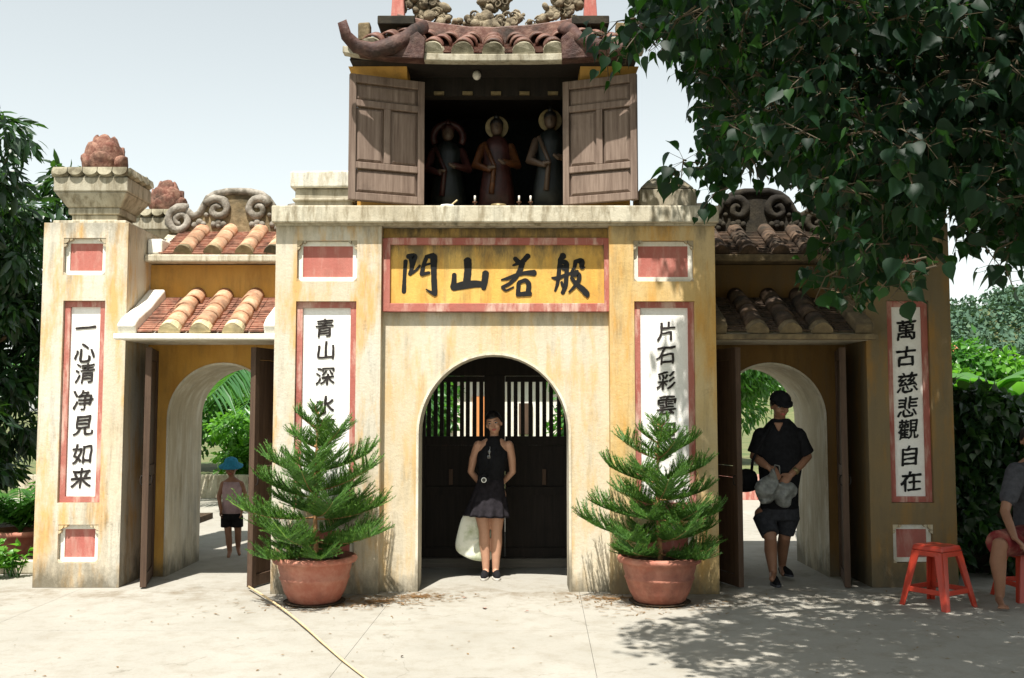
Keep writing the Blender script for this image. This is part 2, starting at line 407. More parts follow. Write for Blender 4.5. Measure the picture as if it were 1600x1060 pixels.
# leaf templates: quads (midrib fold)
def leaf_template(outline, fold=.12, curl=.08):
    v = []; 
    for y, w in outline:
        z0 = -curl * y * y
        v += [(-w, y, z0 + fold * w), (0, y, z0), (w, y, z0 + fold * w)]
    f = []
    for i in range(len(outline) - 1):
        a = i * 3; b = a + 3
        f += [(a, a + 1, b + 1, b), (a + 1, a + 2, b + 2, b + 1)]
    return np.array(v, float), np.array(f, int)
HEART = leaf_template([(-.04, .20), (.06, .36), (.24, .43), (.44, .36), (.64, .20), (.80, .07), (1.08, .006)], .35, .15)
LANCE = leaf_template([(0, .02), (.3, .15), (.65, .13), (1, .01)], .3, .25)
SIMPLE = leaf_template([(0, .05), (.5, .3), (1, .02)], .3, .2)
STRIP = leaf_template([(0, .03), (.5, .05), (1, .008)], .3, .2)

def rvec(n): 
    a = rng.normal(size=(n, 3)); return a / np.linalg.norm(a, axis=1, keepdims=True)

def cloud(name, mat, blobs, per, size, parent=None, tmpl=SIMPLE, droop=.4, up=.3, shell=.5, **kw):
    """leaf mass: blobs = [(cx,cy,cz,rx,ry,rz)]"""
    P = []; D = []; N = []
    for b in blobs:
        u = rvec(per); r = (shell + (1 - shell) * rng.random(per)) ** .8
        r *= 1 + .18 * np.sin(u[:, 0] * 7 + b[0] * 3) * np.cos(u[:, 2] * 6 + b[1])
        p = np.array(b[:3]) + u * np.array(b[3:6]) * r[:, None]
        P.append(p); D.append(u * .7 + rvec(per) * .6 + np.array((0, 0, -droop))); N.append(rvec(per) * .7 + u * .5 + np.array((0, 0, up)))
    P = np.concatenate(P); D = np.concatenate(D); N = np.concatenate(N)
    sc = size * rng.uniform(.6, 1.3, len(P))
    V, F = scatter(*tmpl, P, D, N, sc)
    me = numpy_mesh(name, V, F); me.materials.append(mat)
    return link(name, me, parent, **kw)

XC = -.15
def mx(x): return 2 * XC - x

# ================================================================ ground
g = MB(); 
n = 60
def gz(x, y): return 0
g.add([(-600, -60, -.03), (600, -60, -.03), (600, 900, -.03), (-600, 900, -.03)], [(0, 1, 2, 3)])
g.build('ground', M['field'], kind='structure')
# courtyard slabs with recessed joints
slab = []
rows = [(-11, -6.2), (-6.2, -3.05), (-3.05, -1.55), (-1.55, .0), (.0, 2.4), (2.4, 5.2), (5.2, 9.5)]
pav_root = None
pave = MB().box(-14, 14, -12, 9.5, -.20, -.014).build('courtyard_paving', m_rock('joint_earth', (.16, .13, .09), (.2, .17, .12), (.1, .08, .05), 30, .5), kind='structure')
for j, (ya, yb) in enumerate(rows):
    xs = [-14, -9.8, -6.9, -3.9] + [-1.02, .6, 3.6, 6.9, 9.8, 14]
    for i in range(len(xs) - 1):
        gp = .0014
        skew = lambda x, y: x + (.03 * y if abs(x) < 2 else 0)
        q = [(skew(xs[i], ya) + gp, ya + gp), (skew(xs[i + 1], ya) - gp, ya + gp), (skew(xs[i + 1], yb) - gp, yb - gp), (skew(xs[i], yb) + gp, yb - gp)]
        MB().prism(q, 'z', -.013, 0).build('paving_slab', M['ground'], pave)

# ================================================================ temple gate
gate = empty('temple_gate', (XC, 0, 0), 'ornate yellow and cream three-arched temple gate with shuttered shrine tower on top', 'temple gate')
YO = .2      # front of the outer pillars
YP = -.12    # front of the central pillars
def holed_block(x0, x1, y0, y1, z0, z1, holes, depth, mb=None):
    """box whose front face has rectangular recesses"""
    mb = mb or MB()
    xs = sorted({x0, x1, *[h[0] for h in holes], *[h[1] for h in holes]})
    zs = sorted({z0, z1, *[h[2] for h in holes], *[h[3] for h in holes]})
    for i in range(len(xs) - 1):
        for k in range(len(zs) - 1):
            cx, cz = (xs[i] + xs[i + 1]) / 2, (zs[k] + zs[k + 1]) / 2
            inh = any(h[0] < cx < h[1] and h[2] < cz < h[3] for h in holes)
            y = y0 + depth if inh else y0
            mb.add([(xs[i], y, zs[k]), (xs[i + 1], y, zs[k]), (xs[i + 1], y, zs[k + 1]), (xs[i], y, zs[k + 1])], [(0, 1, 2, 3)])
    for h in holes:
        a, b = y0, y0 + depth
        mb.add([(h[0], a, h[2]), (h[1], a, h[2]), (h[1], b, h[2]), (h[0], b, h[2])], [(0, 1, 2, 3)])
        mb.add([(h[0], a, h[3]), (h[1], a, h[3]), (h[1], b, h[3]), (h[0], b, h[3])], [(0, 1, 2, 3)])
        for x in h[:2]: mb.add([(x, a, h[2]), (x, b, h[2]), (x, b, h[3]), (x, a, h[3])], [(0, 1, 2, 3)])
    for (x, ) in ((x0,), (x1,)):
        for k in range(len(zs) - 1): mb.add([(x, y0, zs[k]), (x, y1, zs[k]), (x, y1, zs[k + 1]), (x, y0, zs[k + 1])], [(0, 1, 2, 3)])
    for z in (z0, z1):
        for i in range(len(xs) - 1): mb.add([(xs[i], y0, z), (xs[i + 1], y0, z), (xs[i + 1], y1, z), (xs[i], y1, z)], [(0, 1, 2, 3)])
    mb.add([(x0, y1, z0), (x1, y1, z0), (x1, y1, z1), (x0, y1, z1)], [(0, 1, 2, 3)])
    return mb

def glyph(ch, cx, cz, y, size, parent, mat, bold=.0, shear=.10, xs=1.0):
    cu = bpy.data.curves.new('character', 'FONT'); cu.body = ch; cu.size = 1.0; cu.offset = bold; cu.extrude = 0
    cu.align_x = 'CENTER'; cu.align_y = 'CENTER'; cu.resolution_u = 3
    tmp = bpy.data.objects.new('character', cu); C.objects.link(tmp)
    dg = bpy.context.evaluated_depsgraph_get(); me = bpy.data.meshes.new_from_object(tmp.evaluated_get(dg))
    bpy.data.objects.remove(tmp); bpy.data.curves.remove(cu)
    bm = bmesh.new(); bm.from_mesh(me); bmesh.ops.remove_doubles(bm, verts=bm.verts, dist=1e-5); bmesh.ops.triangulate(bm, faces=bm.faces); bmesh.ops.subdivide_edges(bm, edges=bm.edges[:], cuts=2, use_grid_fill=True); bm.to_mesh(me); bm.free()
    co = np.zeros(len(me.vertices) * 3, np.float32); me.vertices.foreach_get('co', co); co = co.reshape(-1, 3)
    ctr = (co.min(0) + co.max(0)) / 2; co -= ctr
    ext = max(co[:, 0].max() - co[:, 0].min(), co[:, 1].max() - co[:, 1].min())
    k = size / max(ext, .6)
    out = np.zeros_like(co)
    for i, (x, yy, zz) in enumerate(co):
        nx = noise.noise(Vector((x * 4, yy * 4, cz * 9))) * .045 + noise.noise(Vector((x * 13, yy * 13, cz * 5))) * .018; nz = noise.noise(Vector((x * 4 + 9, yy * 4, cx * 9))) * .045 + noise.noise(Vector((x * 13, yy * 13 + 5, cz * 5))) * .018
        out[i] = (cx + (x * xs + nx + yy * .06) * k, y - .0015, cz + (yy + nz + x * shear) * k)
    tri = np.array([tuple(p.vertices) for p in me.polygons]); cop = []
    for q, (ox, oz) in enumerate(((0, 0), (.026, .006), (.012, -.018), (-.012, .014))):
        o2 = out.copy(); o2[:, 0] += ox * k * (1 + .5 * noise.noise(Vector((cx * 9, cz * 9, 0)))); o2[:, 2] += oz * k; o2[:, 1] -= q * .0004; cop.append(o2)
    V_ = np.concatenate(cop); F_ = np.concatenate([tri + q * len(out) for q in range(4)])
    bpy.data.meshes.remove(me); me = numpy_mesh('character', V_, F_)
    me.materials.clear(); me.materials.append(mat)
    return link('character', me, parent)

def small_recess(x0, x1, z0, z1, yf, d, pillar):
    """white-rimmed pink panel in a recess with rounded upper corner lumps"""
    fr = MB(); w = .045
    fr.box(x0 + .004, x0 + w, yf + d - .018, yf + d + .004, z0 + .004, z1 - .004).box(x1 - w, x1 - .004, yf + d - .018, yf + d + .004, z0 + .004, z1 - .004)
    fr.box(x0 + w, x1 - w, yf + d - .018, yf + d + .004, z0 + .004, z0 + w).box(x0 + w, x1 - w, yf + d - .018, yf + d + .004, z1 - w, z1 - .004)
    fr.build('panel_rim', M['white'], pillar)
    MB().box(x0 + w, x1 - w, yf + d - .008, yf + d + .004, z0 + w, z1 - w).build('red_panel', M['pink'], pillar)
    lu = MB()
    for cx, sg in ((x0, 1), (x1, -1)):
        for dx, dz, r in ((.0, 0, .05), (.055, 0, .028), (0, -.055, .028)):
            pts = []
            for i in range(7):
                a = math.pi / 2 * i / 6
                pts.append((cx + sg * (dx + r * math.sin(a)), z1 + dz - r * math.cos(a)))
            pts.append((cx + sg * dx, z1 + dz))
            lu.prism(pts, 'y', yf + .004, yf + d)
    for cx, sg in ((x0, 1), (x1, -1)):
        lu.prism([(cx, z0), (cx + sg * .035, z0), (cx, z0 + .035)], 'y', yf + .006, yf + d)
    lu.build('corner_lump', M['creamw'], pillar)

def long_panel(x0, x1, z0, z1, yf, d, pillar):
    w = .055
    fr = MB(); ya, yb = yf + d - .03, yf + d + .004
    fr.box(x0 + .003, x0 + w, ya, yb, z0 + .003, z1 - .003).box(x1 - w, x1 - .003, ya, yb, z0 + .003, z1 - .003)
    fr.box(x0 + w, x1 - w, ya, yb, z0 + .003, z0 + w).box(x0 + w, x1 - w, ya, yb, z1 - w, z1 - .003)
    fr.build('red_frame', M['pinkw'], pillar)
    MB().box(x0 + w, x1 - w, yf + d - .006, yb, z0 + w, z1 - w).build('white_board', M['board'], pillar)
    return yf + d - .010

D = .062
# ---- outer pillars
def petal(c, w, h, tilt, ang):
    """a pointed petal leaning against the bud"""
    out = []
    m = MB().ell((0, 0, 0), (w, w * .45, h), 10, 7)
    m.v = [(x, y - .25 * w * (z / h) ** 2, z) for x, y, z in m.v]
    return m.xf(Matrix.Translation(c) @ Matrix.Rotation(ang, 4, 'Z') @ Matrix.Rotation(tilt, 4, 'X'))
def lotus_bud(cx, cy, z0, r, h, pillar):
    m = MB()
    m.rings([(cx, cy, z0 + h * t, r * k, r * k) for t, k in ((0, .62), (.1, .86), (.25, .92), (.45, .86), (.65, .66), (.82, .40), (.94, .2), (1, .05))], 16)
    for row, (zz, rr, nn, ww, hh, tl) in enumerate(((.22, .78, 5, .42, .27, .18), (.44, .72, 5, .38, .30, -.05), (.70, .45, 4, .32, .27, -.35))):
        for i in range(nn):
            a = 2 * math.pi * (i + .5 * row) / nn + .2
            c = Vector((cx + math.sin(a) * rr * r, cy - math.cos(a) * rr * r, z0 + zz * h))
            pm = petal(c, ww * r * 1.5, hh * h, tl, a); m.add(pm.v, pm.f)
    m.rough(.018, 16, cx)
    m.build('lotus_bud', M['bud'], pillar, smooth=True)
def capital(cx, cy, z0, wx, wy, pillar, bud=True, grey='stone'):
    hx, hy = wx / 2, wy / 2
    MB().box(cx - hx * .62, cx + hx * .62, cy - hy * .62, cy + hy * .62, z0, z0 + .07).build('capital_neck', M[grey], pillar, bevel=.006)
    MB().box(cx - hx * .70, cx + hx * .70, cy - hy * .7, cy + hy * .7, z0 + .072, z0 + .135).build('capital_moulding', M[grey], pillar, bevel=.01)
    cap = MB().hexa((cx - hx * .72, cx + hx * .72, cy - hy * .72, cy + hy * .72, z0 + .137), (cx - hx * .98, cx + hx * .98, cy - hy * .98, cy + hy * .98, z0 + .27))
    cap.build('capital_flare', M[grey], pillar, bevel=.012)
    MB().box(cx - hx, cx + hx, cy - hy, cy + hy, z0 + .272, z0 + .41).build('capital_block', M['stone'], pillar, bevel=.012)
    zt = z0 + .412
    MB().hexa((cx - hx * .98, cx + hx * .98, cy - hy * .98, cy + hy * .98, zt), (cx - hx * .4, cx + hx * .4, cy - hy * .4, cy + hy * .4, zt + .13)).build('capital_roof', M['tilegrey'], pillar)
    # scalloped tile ends
    base = MB(); pts = []
    nfr = 5
    wfr = wx / nfr
    for i in range(9):
        a = math.pi * i / 8
        pts.append((wfr * .48 * math.cos(a), -.045 * math.sin(a)))
    pts = [(wfr * .48, .035)] + pts + [(-wfr * .48, .035)]
    base.prism(pts, 'y', -.025, .14)
    me = base.mesh('capital_tile'); me.materials.append(M['tilegrey'])
    for i in range(nfr):
        px = cx - hx + wfr * (i + .5)
        o = link('capital_tile', me, pillar, (px, cy - hy - .002, zt + .05)); o.rotation_euler = (R(-14), 0, 0)
        o = link('capital_tile', me, pillar, (px, cy + hy + .002, zt + .05)); o.rotation_euler = (R(14), 0, R(180))
    nsd = max(3, round(wy / wfr))
    for i in range(nsd):
        py = cy - hy + wy * (i + .5) / nsd
        o = link('capital_tile', me, pillar, (cx + hx + .002, py, zt + .05)); o.rotation_euler = (R(-14), 0, R(90))
        o = link('capital_tile', me, pillar, (cx - hx - .002, py, zt + .05)); o.rotation_euler = (R(-14), 0, R(-90))
    if bud: lotus_bud(cx, cy, zt + .09, .195, .40, pillar)

ZO = 3.36
TXT_L = [('一', 129, 512), ('心', 128, 551), ('清', 127, 583), ('净', 126, 625), ('見', 125, 665), ('如', 124, 709), ('来', 123, 747)]
TXT_R = [('萬', 1409, 516), ('古', 1411, 557), ('慈', 1411, 598), ('悲', 1413, 636), ('觀', 1414, 671), ('自', 1415, 712), ('在', 1415, 752)]
for side in (-1, 1):
    f = (lambda a: a) if side < 0 else mx
    def rect(u0, u1, v0, v1):
        xa, _ = W(u0, (v0 + v1) / 2, YO); xb, _ = W(u1, (v0 + v1) / 2, YO); _, zt = W(0, v0, YO); _, zb = W(0, v1, YO)
        xa, xb = sorted((f(xa), f(xb))); return (xa, xb, zb, zt)
    xa, xb = sorted((f(-4.37), f(-3.58)))
    h1 = rect(99, 165, 372, 430); h2 = rect(94, 160, 470, 786); h3 = rect(90, 153, 820, 880)
    p = holed_block(xa, xb, YO, YO + .95, 0, ZO, [h1, h2, h3], D).build('outer_pillar', M['cream'] if side < 0 else M['dirty_shade'], gate, bevel=.01)
    small_recess(*h1, YO, D, p); small_recess(*h3, YO, D, p)
    yt = long_panel(*h2, YO, D, p)
    bx = (h2[0] + h2[1]) / 2
    for i, (ch, u, v) in enumerate(TXT_L if side < 0 else TXT_R):
        xx, zz = W(u, v, yt)
        glyph(ch, bx + random.uniform(-.008, .008), zz, yt, .185, p, M['ink2'] if side < 0 else M['ink'])
    cx = (xa + xb) / 2
    MB().box(xa + .05, xb - .05, YO + .06, YO + .9, ZO + .001, ZO + .035).build('pillar_top_slab', M['stone'], p, bevel=.01)
    capital(cx, YO + .37, ZO + .037, .70, .62, p)
    # rear pillar carrying its own bud, behind
    p2 = MB().box(xa + .06, xb - .06, 2.0, 2.7, 0, ZO).build('rear_pillar', M['cream'], gate, bevel=.01)
    capital(cx, 2.35, ZO, .66, .6, p2)

# ---- central pillars
TC_L = [('青', 507, 513), ('山', 509, 548), ('深', 508, 588), ('水', 508, 633), ('照', 507, 670)]
TC_R = [('片', 1041, 518), ('石', 1040, 556), ('彩', 1041, 595), ('雲', 1041, 634), ('程', 1041, 675)]
ZC = 3.268
for side in (-1, 1):
    f = (lambda a: a) if side < 0 else mx
    def rect(u0, u1, v0, v1):
        xa, _ = W(u0, (v0 + v1) / 2, YP); xb, _ = W(u1, (v0 + v1) / 2, YP); _, zt = W(0, v0, YP); _, zb = W(0, v1, YP)
        xa, xb = sorted((f(xa), f(xb))); return (xa, xb, zb, zt)
    xa, xb = sorted((f(-2.125), f(-1.175)))
    h1 = rect(464, 558, 376, 440); h2 = rect(460, 555, 471, 796); h3 = rect(462, 553, 822, 888)
    p = holed_block(xa, xb, YP, 1.9, 0, ZC, [h1, h2, h3], D).build('central_pillar', M['cream'] if side < 0 else M['warm'], gate, bevel=.01)
    small_recess(*h1, YP, D, p); small_recess(*h3, YP, D, p)
    yt = long_panel(*h2, YP, D, p)
    for i, (ch, u, v) in enumerate(TC_L if side < 0 else TC_R):
        xx, zz = W(u, v, yt)
        glyph(ch, xx, zz, yt, .165, p, M['ink2'])
    # low stone block with flared top standing on the cornice beside the tower
    cx, cy = (f(-1.76)), .45
    cz = 3.44
    blk = MB().box(cx - .27, cx + .27, cy - .26, cy + .26, cz, cz + .24).rough(.006, 5, side).build('parapet_block', M['stone'], gate, bevel=.012)
    if side < 0:
        MB().box(cx - .31, cx + .31, cy - .30, cy + .30, cz + .242, cz + .40).rough(.006, 5).build('parapet_cap', M['stonepale'], blk, bevel=.015)
        MB().box(cx - .29, cx + .29, cy - .28, cy + .28, cz + .12, cz + .15).build('parapet_band', M['stone'], blk, bevel=.01)
    else:
        MB().hexa((cx - .27, cx + .27, cy - .26, cy + .26, cz + .242), (cx - .15, cx + .15, cy - .16, cy + .16, cz + .37)).build('parapet_cap', M['stone'], blk, bevel=.04)

# ---- arched walls
def arched_wall(x0, x1, y0, y1, z1, ax0, ax1, zs, rise, mb=None, n=28):
    mb = mb or MB()
    cx, rx = (ax0 + ax1) / 2, (ax1 - ax0) / 2
    arc = [(cx - rx * math.cos(math.pi * i / n), zs + rise * math.sin(math.pi * i / n)) for i in range(n + 1)]
    for y in (y0, y1):
        mb.add([(x0, y, 0), (ax0, y, 0), (ax0, y, zs), (x0, y, zs)], [(0, 1, 2, 3)])
        mb.add([(x1, y, 0), (ax1, y, 0), (ax1, y, zs), (x1, y, zs)], [(0, 1, 2, 3)])
        mb.add([(x0, y, zs), (ax0, y, zs), (ax0, y, z1), (x0, y, z1)], [(0, 1, 2, 3)])
        mb.add([(x1, y, zs), (ax1, y, zs), (ax1, y, z1), (x1, y, z1)], [(0, 1, 2, 3)])
        for i in range(n):
            a, b = arc[i], arc[i + 1]
            mb.add([(a[0], y, a[1]), (b[0], y, b[1]), (b[0], y, z1), (a[0], y, z1)], [(0, 1, 2, 3)])
    for x in (x0, x1):
        mb.add([(x, y0, 0), (x, y1, 0), (x, y1, zs), (x, y0, zs)], [(0, 1, 2, 3)]); mb.add([(x, y0, zs), (x, y1, zs), (x, y1, z1), (x, y0, z1)], [(0, 1, 2, 3)])
    tops = [x0] + [a[0] for a in arc] + [x1]
    for i in range(len(tops) - 1): mb.add([(tops[i], y0, z1), (tops[i + 1], y0, z1), (tops[i + 1], y1, z1), (tops[i], y1, z1)], [(0, 1, 2, 3)])
    # reveal
    rv = MB(); path = [(ax0, 0), *arc, (ax1, 0)]
    for i in range(len(path) - 1):
        a, b = path[i], path[i + 1]
        rv.add([(a[0], y0, a[1]), (b[0], y0, b[1]), (b[0], y1, b[1]), (a[0], y1, a[1])], [(0, 1, 2, 3)])
    return mb, rv, path
def arch_lining(path, y0, y1, th, mat, parent, cx, cz):
    """a shell of plaster th thick lining the opening, standing 6 mm proud of the wall face"""
    m = MB(); n = len(path)
    inner = []
    for (x, z) in path:
        d = Vector((cx - x, 0 if z < cz else cz - z)); d.normalize(); inner.append((x + d.x * th, z + (d.y * th if z >= cz else 0)))
    vs = []
    for y in (y0, y1):
        for p in path: vs.append((p[0], y, p[1]))
        for p in inner: vs.append((p[0], y, p[1]))
    fs = []
    for i in range(n - 1):
        fs += [(i, i + 1, n + i + 1, n + i), (2 * n + i, 2 * n + i + 1, 3 * n + i + 1, 3 * n + i), (n + i, n + i + 1, 3 * n + i + 1, 3 * n + i), (i, i + 1, 2 * n + i + 1, 2 * n + i)]
    m.add(vs, fs)
    o = m.build('arch_lining', mat, parent)
    return o
ax0, ax1 = -.862, .532
mb, rv, path = arched_wall(-1.175, .875, 0, .34, ZC - .002, ax0, ax1, 1.40, .735)
aw = mb.build('arch_wall', M['creamw'], gate)
arch_lining(path, -.012, .352, .022, M['reveal'], aw, (ax0 + ax1) / 2, 1.40)
# passage room behind the middle arch
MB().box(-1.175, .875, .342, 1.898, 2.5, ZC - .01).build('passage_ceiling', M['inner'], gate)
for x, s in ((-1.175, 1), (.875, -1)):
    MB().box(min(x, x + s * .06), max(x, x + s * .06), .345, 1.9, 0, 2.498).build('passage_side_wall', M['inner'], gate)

# wings
for side in (-1, 1):
    f = (lambda a: a) if side < 0 else mx
    xl, xr = sorted((f(-3.579), f(-2.127)))
    a0, a1 = sorted((f(-3.385), f(-2.30)))
    mb, rv, path = arched_wall(xl, xr, .8, 1.83, 3.05, a0, a1, 1.535, .545)
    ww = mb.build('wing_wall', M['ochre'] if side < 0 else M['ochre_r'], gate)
    arch_lining(path, .79, 1.84, .02, M['reveal'], ww, (a0 + a1) / 2, 1.535)
    # wooden door leaves, opened towards the front
    for hx, ex in ((f(-3.50), f(-3.335)), (f(-2.155), f(-2.375))):
        d = MB(); hp, ep = Vector((hx, .775, 0)), Vector((ex, .13, 0))
        dv = (ep - hp).normalized(); L = (ep - hp).length; sd = Vector((-dv.y, dv.x, 0))
        def bx(a, b, z0, z1, t): return MB().add([tuple(hp + dv * q + sd * w * t / 2 + Vector((0, 0, z))) for z in (z0, z1) for q, w in ((a, -1), (b, -1), (b, 1), (a, 1))],
                                             [(0, 3, 2, 1), (4, 5, 6, 7), (0, 1, 5, 4), (1, 2, 6, 5), (2, 3, 7, 6), (3, 0, 4, 7)])
        leaf = bx(0, .07, .015, 2.19, .055); 
        for args in ((L - .07, L, .015, 2.19, .055), (.07, L - .07, .015, .12, .045), (.07, L - .07, 1.0, 1.1, .045), (.07, L - .07, 2.08, 2.19, .045)):
            q = bx(*args); leaf.add(q.v, q.f)
        lf = leaf.build('door_leaf', M['wood_m'], gate, bevel=.004)
        for z0, z1 in ((.125, .995), (1.105, 2.075)):
            bx(.073, L - .073, z0, z1, .02).build('door_panel', M['wood_m'], lf)
        hm = MB(); c = hp + dv * (L - .035) + Vector((0, 0, 1.02))
        for sgn in (-1, 1):
            hm.tube([c + sd * sgn * (.03 + .02 * math.sin(a)) + Vector((0, 0, -.045 + .045 * math.cos(a))) + dv * .0 for a in [math.pi * 2 * i / 10 for i in range(11)]], .006, 6)
        hm.build('ring_handle', M['wood_d'], lf, smooth=True)
    # lower roof over the door
    za, zb = 2.34, 2.73
    ya, yb = .03, .80
    dark = side > 0
    roof = MB().prism([(ya, za - .035), (yb, zb - .035), (yb, za - .085), (ya + .05, za - .085)], 'x', xl, xr).build('door_roof', M['reveal'], gate)
    lipx0, lipx1 = (xl - .03, xr - .0) if side < 0 else (xl + .0, xr + .03)
    MB().box(lipx0, lipx1, ya - .055, ya + .03, za - .088, za - .036).rough(.006, 6, side).build('eave_lip', M['white'] if side < 0 else M['darkend'], roof, bevel=.01)
    pitch = math.atan2(zb - za, yb - ya); SL = math.hypot(zb - za, yb - ya)
    def on(x, s, h, ya=ya, za=za, pitch=pitch): return Vector((x, ya + s * math.cos(pitch) - h * math.sin(pitch), za - .035 + s * math.sin(pitch) + h * math.cos(pitch)))
    pan = MB()
    nc = 17
    vx = [xl + .17, xr - .13] if side < 0 else [xl + .13, xr - .17]
    for i in range(nc):
        s0 = i * SL / nc
        for k in range(8):
            wd = (vx[1] - vx[0]) / 8; x = vx[0] + wd * (k + .5); h0 = .018 + random.uniform(-.003, .003)
            pan.bar(on(x, s0 + random.uniform(-.004, .004), h0 + .014), on(x, s0 + SL / nc * 1.35, h0), wd * .96, .014, (0, 0, 1))
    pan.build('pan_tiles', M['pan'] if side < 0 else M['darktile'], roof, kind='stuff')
    for x0, x1 in ((xl + .002, xl + .165), (xr - .125, xr - .002)) if side < 0 else ((xl + .002, xl + .125), (xr - .165, xr - .002)):
        q = []
        for s_, hh in ((-.02, 0), (-.02, .10), (.1, .12), (SL * .5, .10), (SL, .12), (SL, 0)):
            p_ = on(0, s_, hh); q.append((p_.y, p_.z))
        MB().prism(q, 'x', x0, x1).build('roof_verge', M['white'] if side < 0 else M['darkend'], roof, bevel=.018)
    # barrel tiles
    def barrel_mesh(r, L, t=.018, nm='barrel_tile'):
        m = MB(); ns = 10; vs = []
        for j, (yy, rr) in enumerate(((0, r), (L, r * .9))):
            for k in range(ns + 1):
                a = math.pi * k / ns; vs.append((rr * math.cos(a), yy, rr * math.sin(a)))
            for k in range(ns + 1):
                a = math.pi * k / ns; vs.append(((rr - t) * math.cos(a), yy, (rr - t) * math.sin(a)))
        N = ns + 1; fs = []
        for k in range(ns):
            fs += [(k, k + 1, 2 * N + k + 1, 2 * N + k), (N + k, N + k + 1, 3 * N + k + 1, 3 * N + k), (k, k + 1, N + k + 1, N + k), (2 * N + k, 2 * N + k + 1, 3 * N + k + 1, 3 * N + k)]
        for k in (0, ns): fs.append((k, N + k, 3 * N + k, 2 * N + k))
        m.add(vs, fs); me = m.mesh(nm, True); me.materials.append(M['darktile'] if side > 0 else M['terracotta']); return me
    def cap_mesh(r, L, mat):
        m = MB(); ns = 12; pts = [(r * math.cos(math.pi * k / ns), r * math.sin(math.pi * k / ns)) for k in range(ns + 1)]
        m.prism(pts, 'y', 0, L); m.rough(.008, 17, r * 30); me = m.mesh('tile_end', False); me.materials.append(mat); return me
    nb = 4
    bm_ = barrel_mesh(.095, SL / nb * 1.08); cm_ = cap_mesh(.099, .11, M['tile_end'] if side < 0 else M['darkend'])
    xs = [-3.11, -2.83, -2.53] if side < 0 else [mx(-3.11), mx(-2.83), mx(-2.53)]
    for x in xs:
        for j in range(nb):
            o = link('barrel_tile', bm_, roof, on(x + random.uniform(-.011, .011), .06 + j * SL / nb * .96, .03 + .006)); o.rotation_euler = (pitch - R(1.0) + random.uniform(-.015, .015), random.uniform(-.06, .06), random.uniform(-.045, .045))
            if dark: o.data = bm_
        o = link('tile_end', cm_, roof, on(x, -.03, .022)); o.rotation_euler = (pitch, random.uniform(-.05, .05), 0)
    # upper roof
    ya2, yr2, za2, zr2 = .66, 1.32, 3.12, 3.50
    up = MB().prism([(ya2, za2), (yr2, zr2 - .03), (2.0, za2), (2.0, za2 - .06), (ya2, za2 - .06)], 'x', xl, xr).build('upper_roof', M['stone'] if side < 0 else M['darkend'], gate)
    MB().box(xl + .003, xr - .003, ya2 - .05, ya2 + .02, za2 - .063, za2 + .008).rough(.008, 5, side + 3).build('eave_lip', M['stone'] if side < 0 else M['darkend'], up, bevel=.012)
    p2 = math.atan2(zr2 - .03 - za2, yr2 - ya2); S2 = math.hypot(zr2 - .03 - za2, yr2 - ya2)
    def on2(x, s, h): return Vector((x, ya2 + s * math.cos(p2) - h * math.sin(p2), za2 + s * math.sin(p2) + h * math.cos(p2)))
    pan = MB()
    for i in range(15):
        s0 = i * S2 / 15
        for k in range(8):
            wd = (xr - xl - .24) / 8; x = xl + .12 + wd * (k + .5)
            pan.bar(on2(x, s0, .028 + random.uniform(-.003, .003)), on2(x, s0 + S2 / 15 * 1.3, .012), wd * .95, .014)
    pan.build('pan_tiles', M['pan'] if side < 0 else M['darktile'], up, kind='stuff')
    b2 = barrel_mesh(.088, S2 / 3 * 1.06); c2 = cap_mesh(.092, .06, M['crest'] if side < 0 else M['darktile'])
    for x in (-3.22, -2.93, -2.62, -2.34):
        x = f(x)
        for j in range(3):
            o = link('barrel_tile', b2, up, on2(x, .06 + j * S2 / 3 * .95, .02)); o.rotation_euler = (p2, 0, random.uniform(-.03, .03))
        o = link('tile_end', c2, up, on2(x, .0, .016)); o.rotation_euler = (p2, 0, 0)
    MB().box(f(-3.50) - .07, f(-3.50) + .07, ya2, ya2 + .25, za2 + .01, za2 + .17).rough(.015, 8).build('verge_block', M['white'] if side < 0 else M['stone'], up, bevel=.02)
    # crest with scrolls
    ccx = (xl + xr) / 2
    half = [(0, .45), (.12, .445), (.24, .42), (.31, .37), (.36, .30), (.40, .22), (.46, .19), (.52, .22), (.58, .27), (.63, .27), (.69, .22), (.722, .12), (.724, 0)]
    pts = [(ccx + x, zr2 - .06 + z) for x, z in half] + [(ccx - x, zr2 - .06 + z) for x, z in half[::-1][:-1]]
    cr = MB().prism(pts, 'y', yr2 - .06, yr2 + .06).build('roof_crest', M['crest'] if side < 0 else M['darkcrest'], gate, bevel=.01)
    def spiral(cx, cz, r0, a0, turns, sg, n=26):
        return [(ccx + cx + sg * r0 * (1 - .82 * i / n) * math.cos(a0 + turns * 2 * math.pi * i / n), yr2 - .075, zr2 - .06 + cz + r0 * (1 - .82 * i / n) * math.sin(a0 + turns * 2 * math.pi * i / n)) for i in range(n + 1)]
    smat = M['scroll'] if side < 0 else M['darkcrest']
    rim = []
    for x, z in half[::-1][3:-1]: rim.append((ccx - x, yr2 - .06, zr2 - .06 + z))
    for x, z in half[:-3]: rim.append((ccx + x, yr2 - .06, zr2 - .06 + z))
    MB().tube(rim, .040, 8).rough(.014, 12, 2).build('crest_rim', smat, cr, smooth=True)
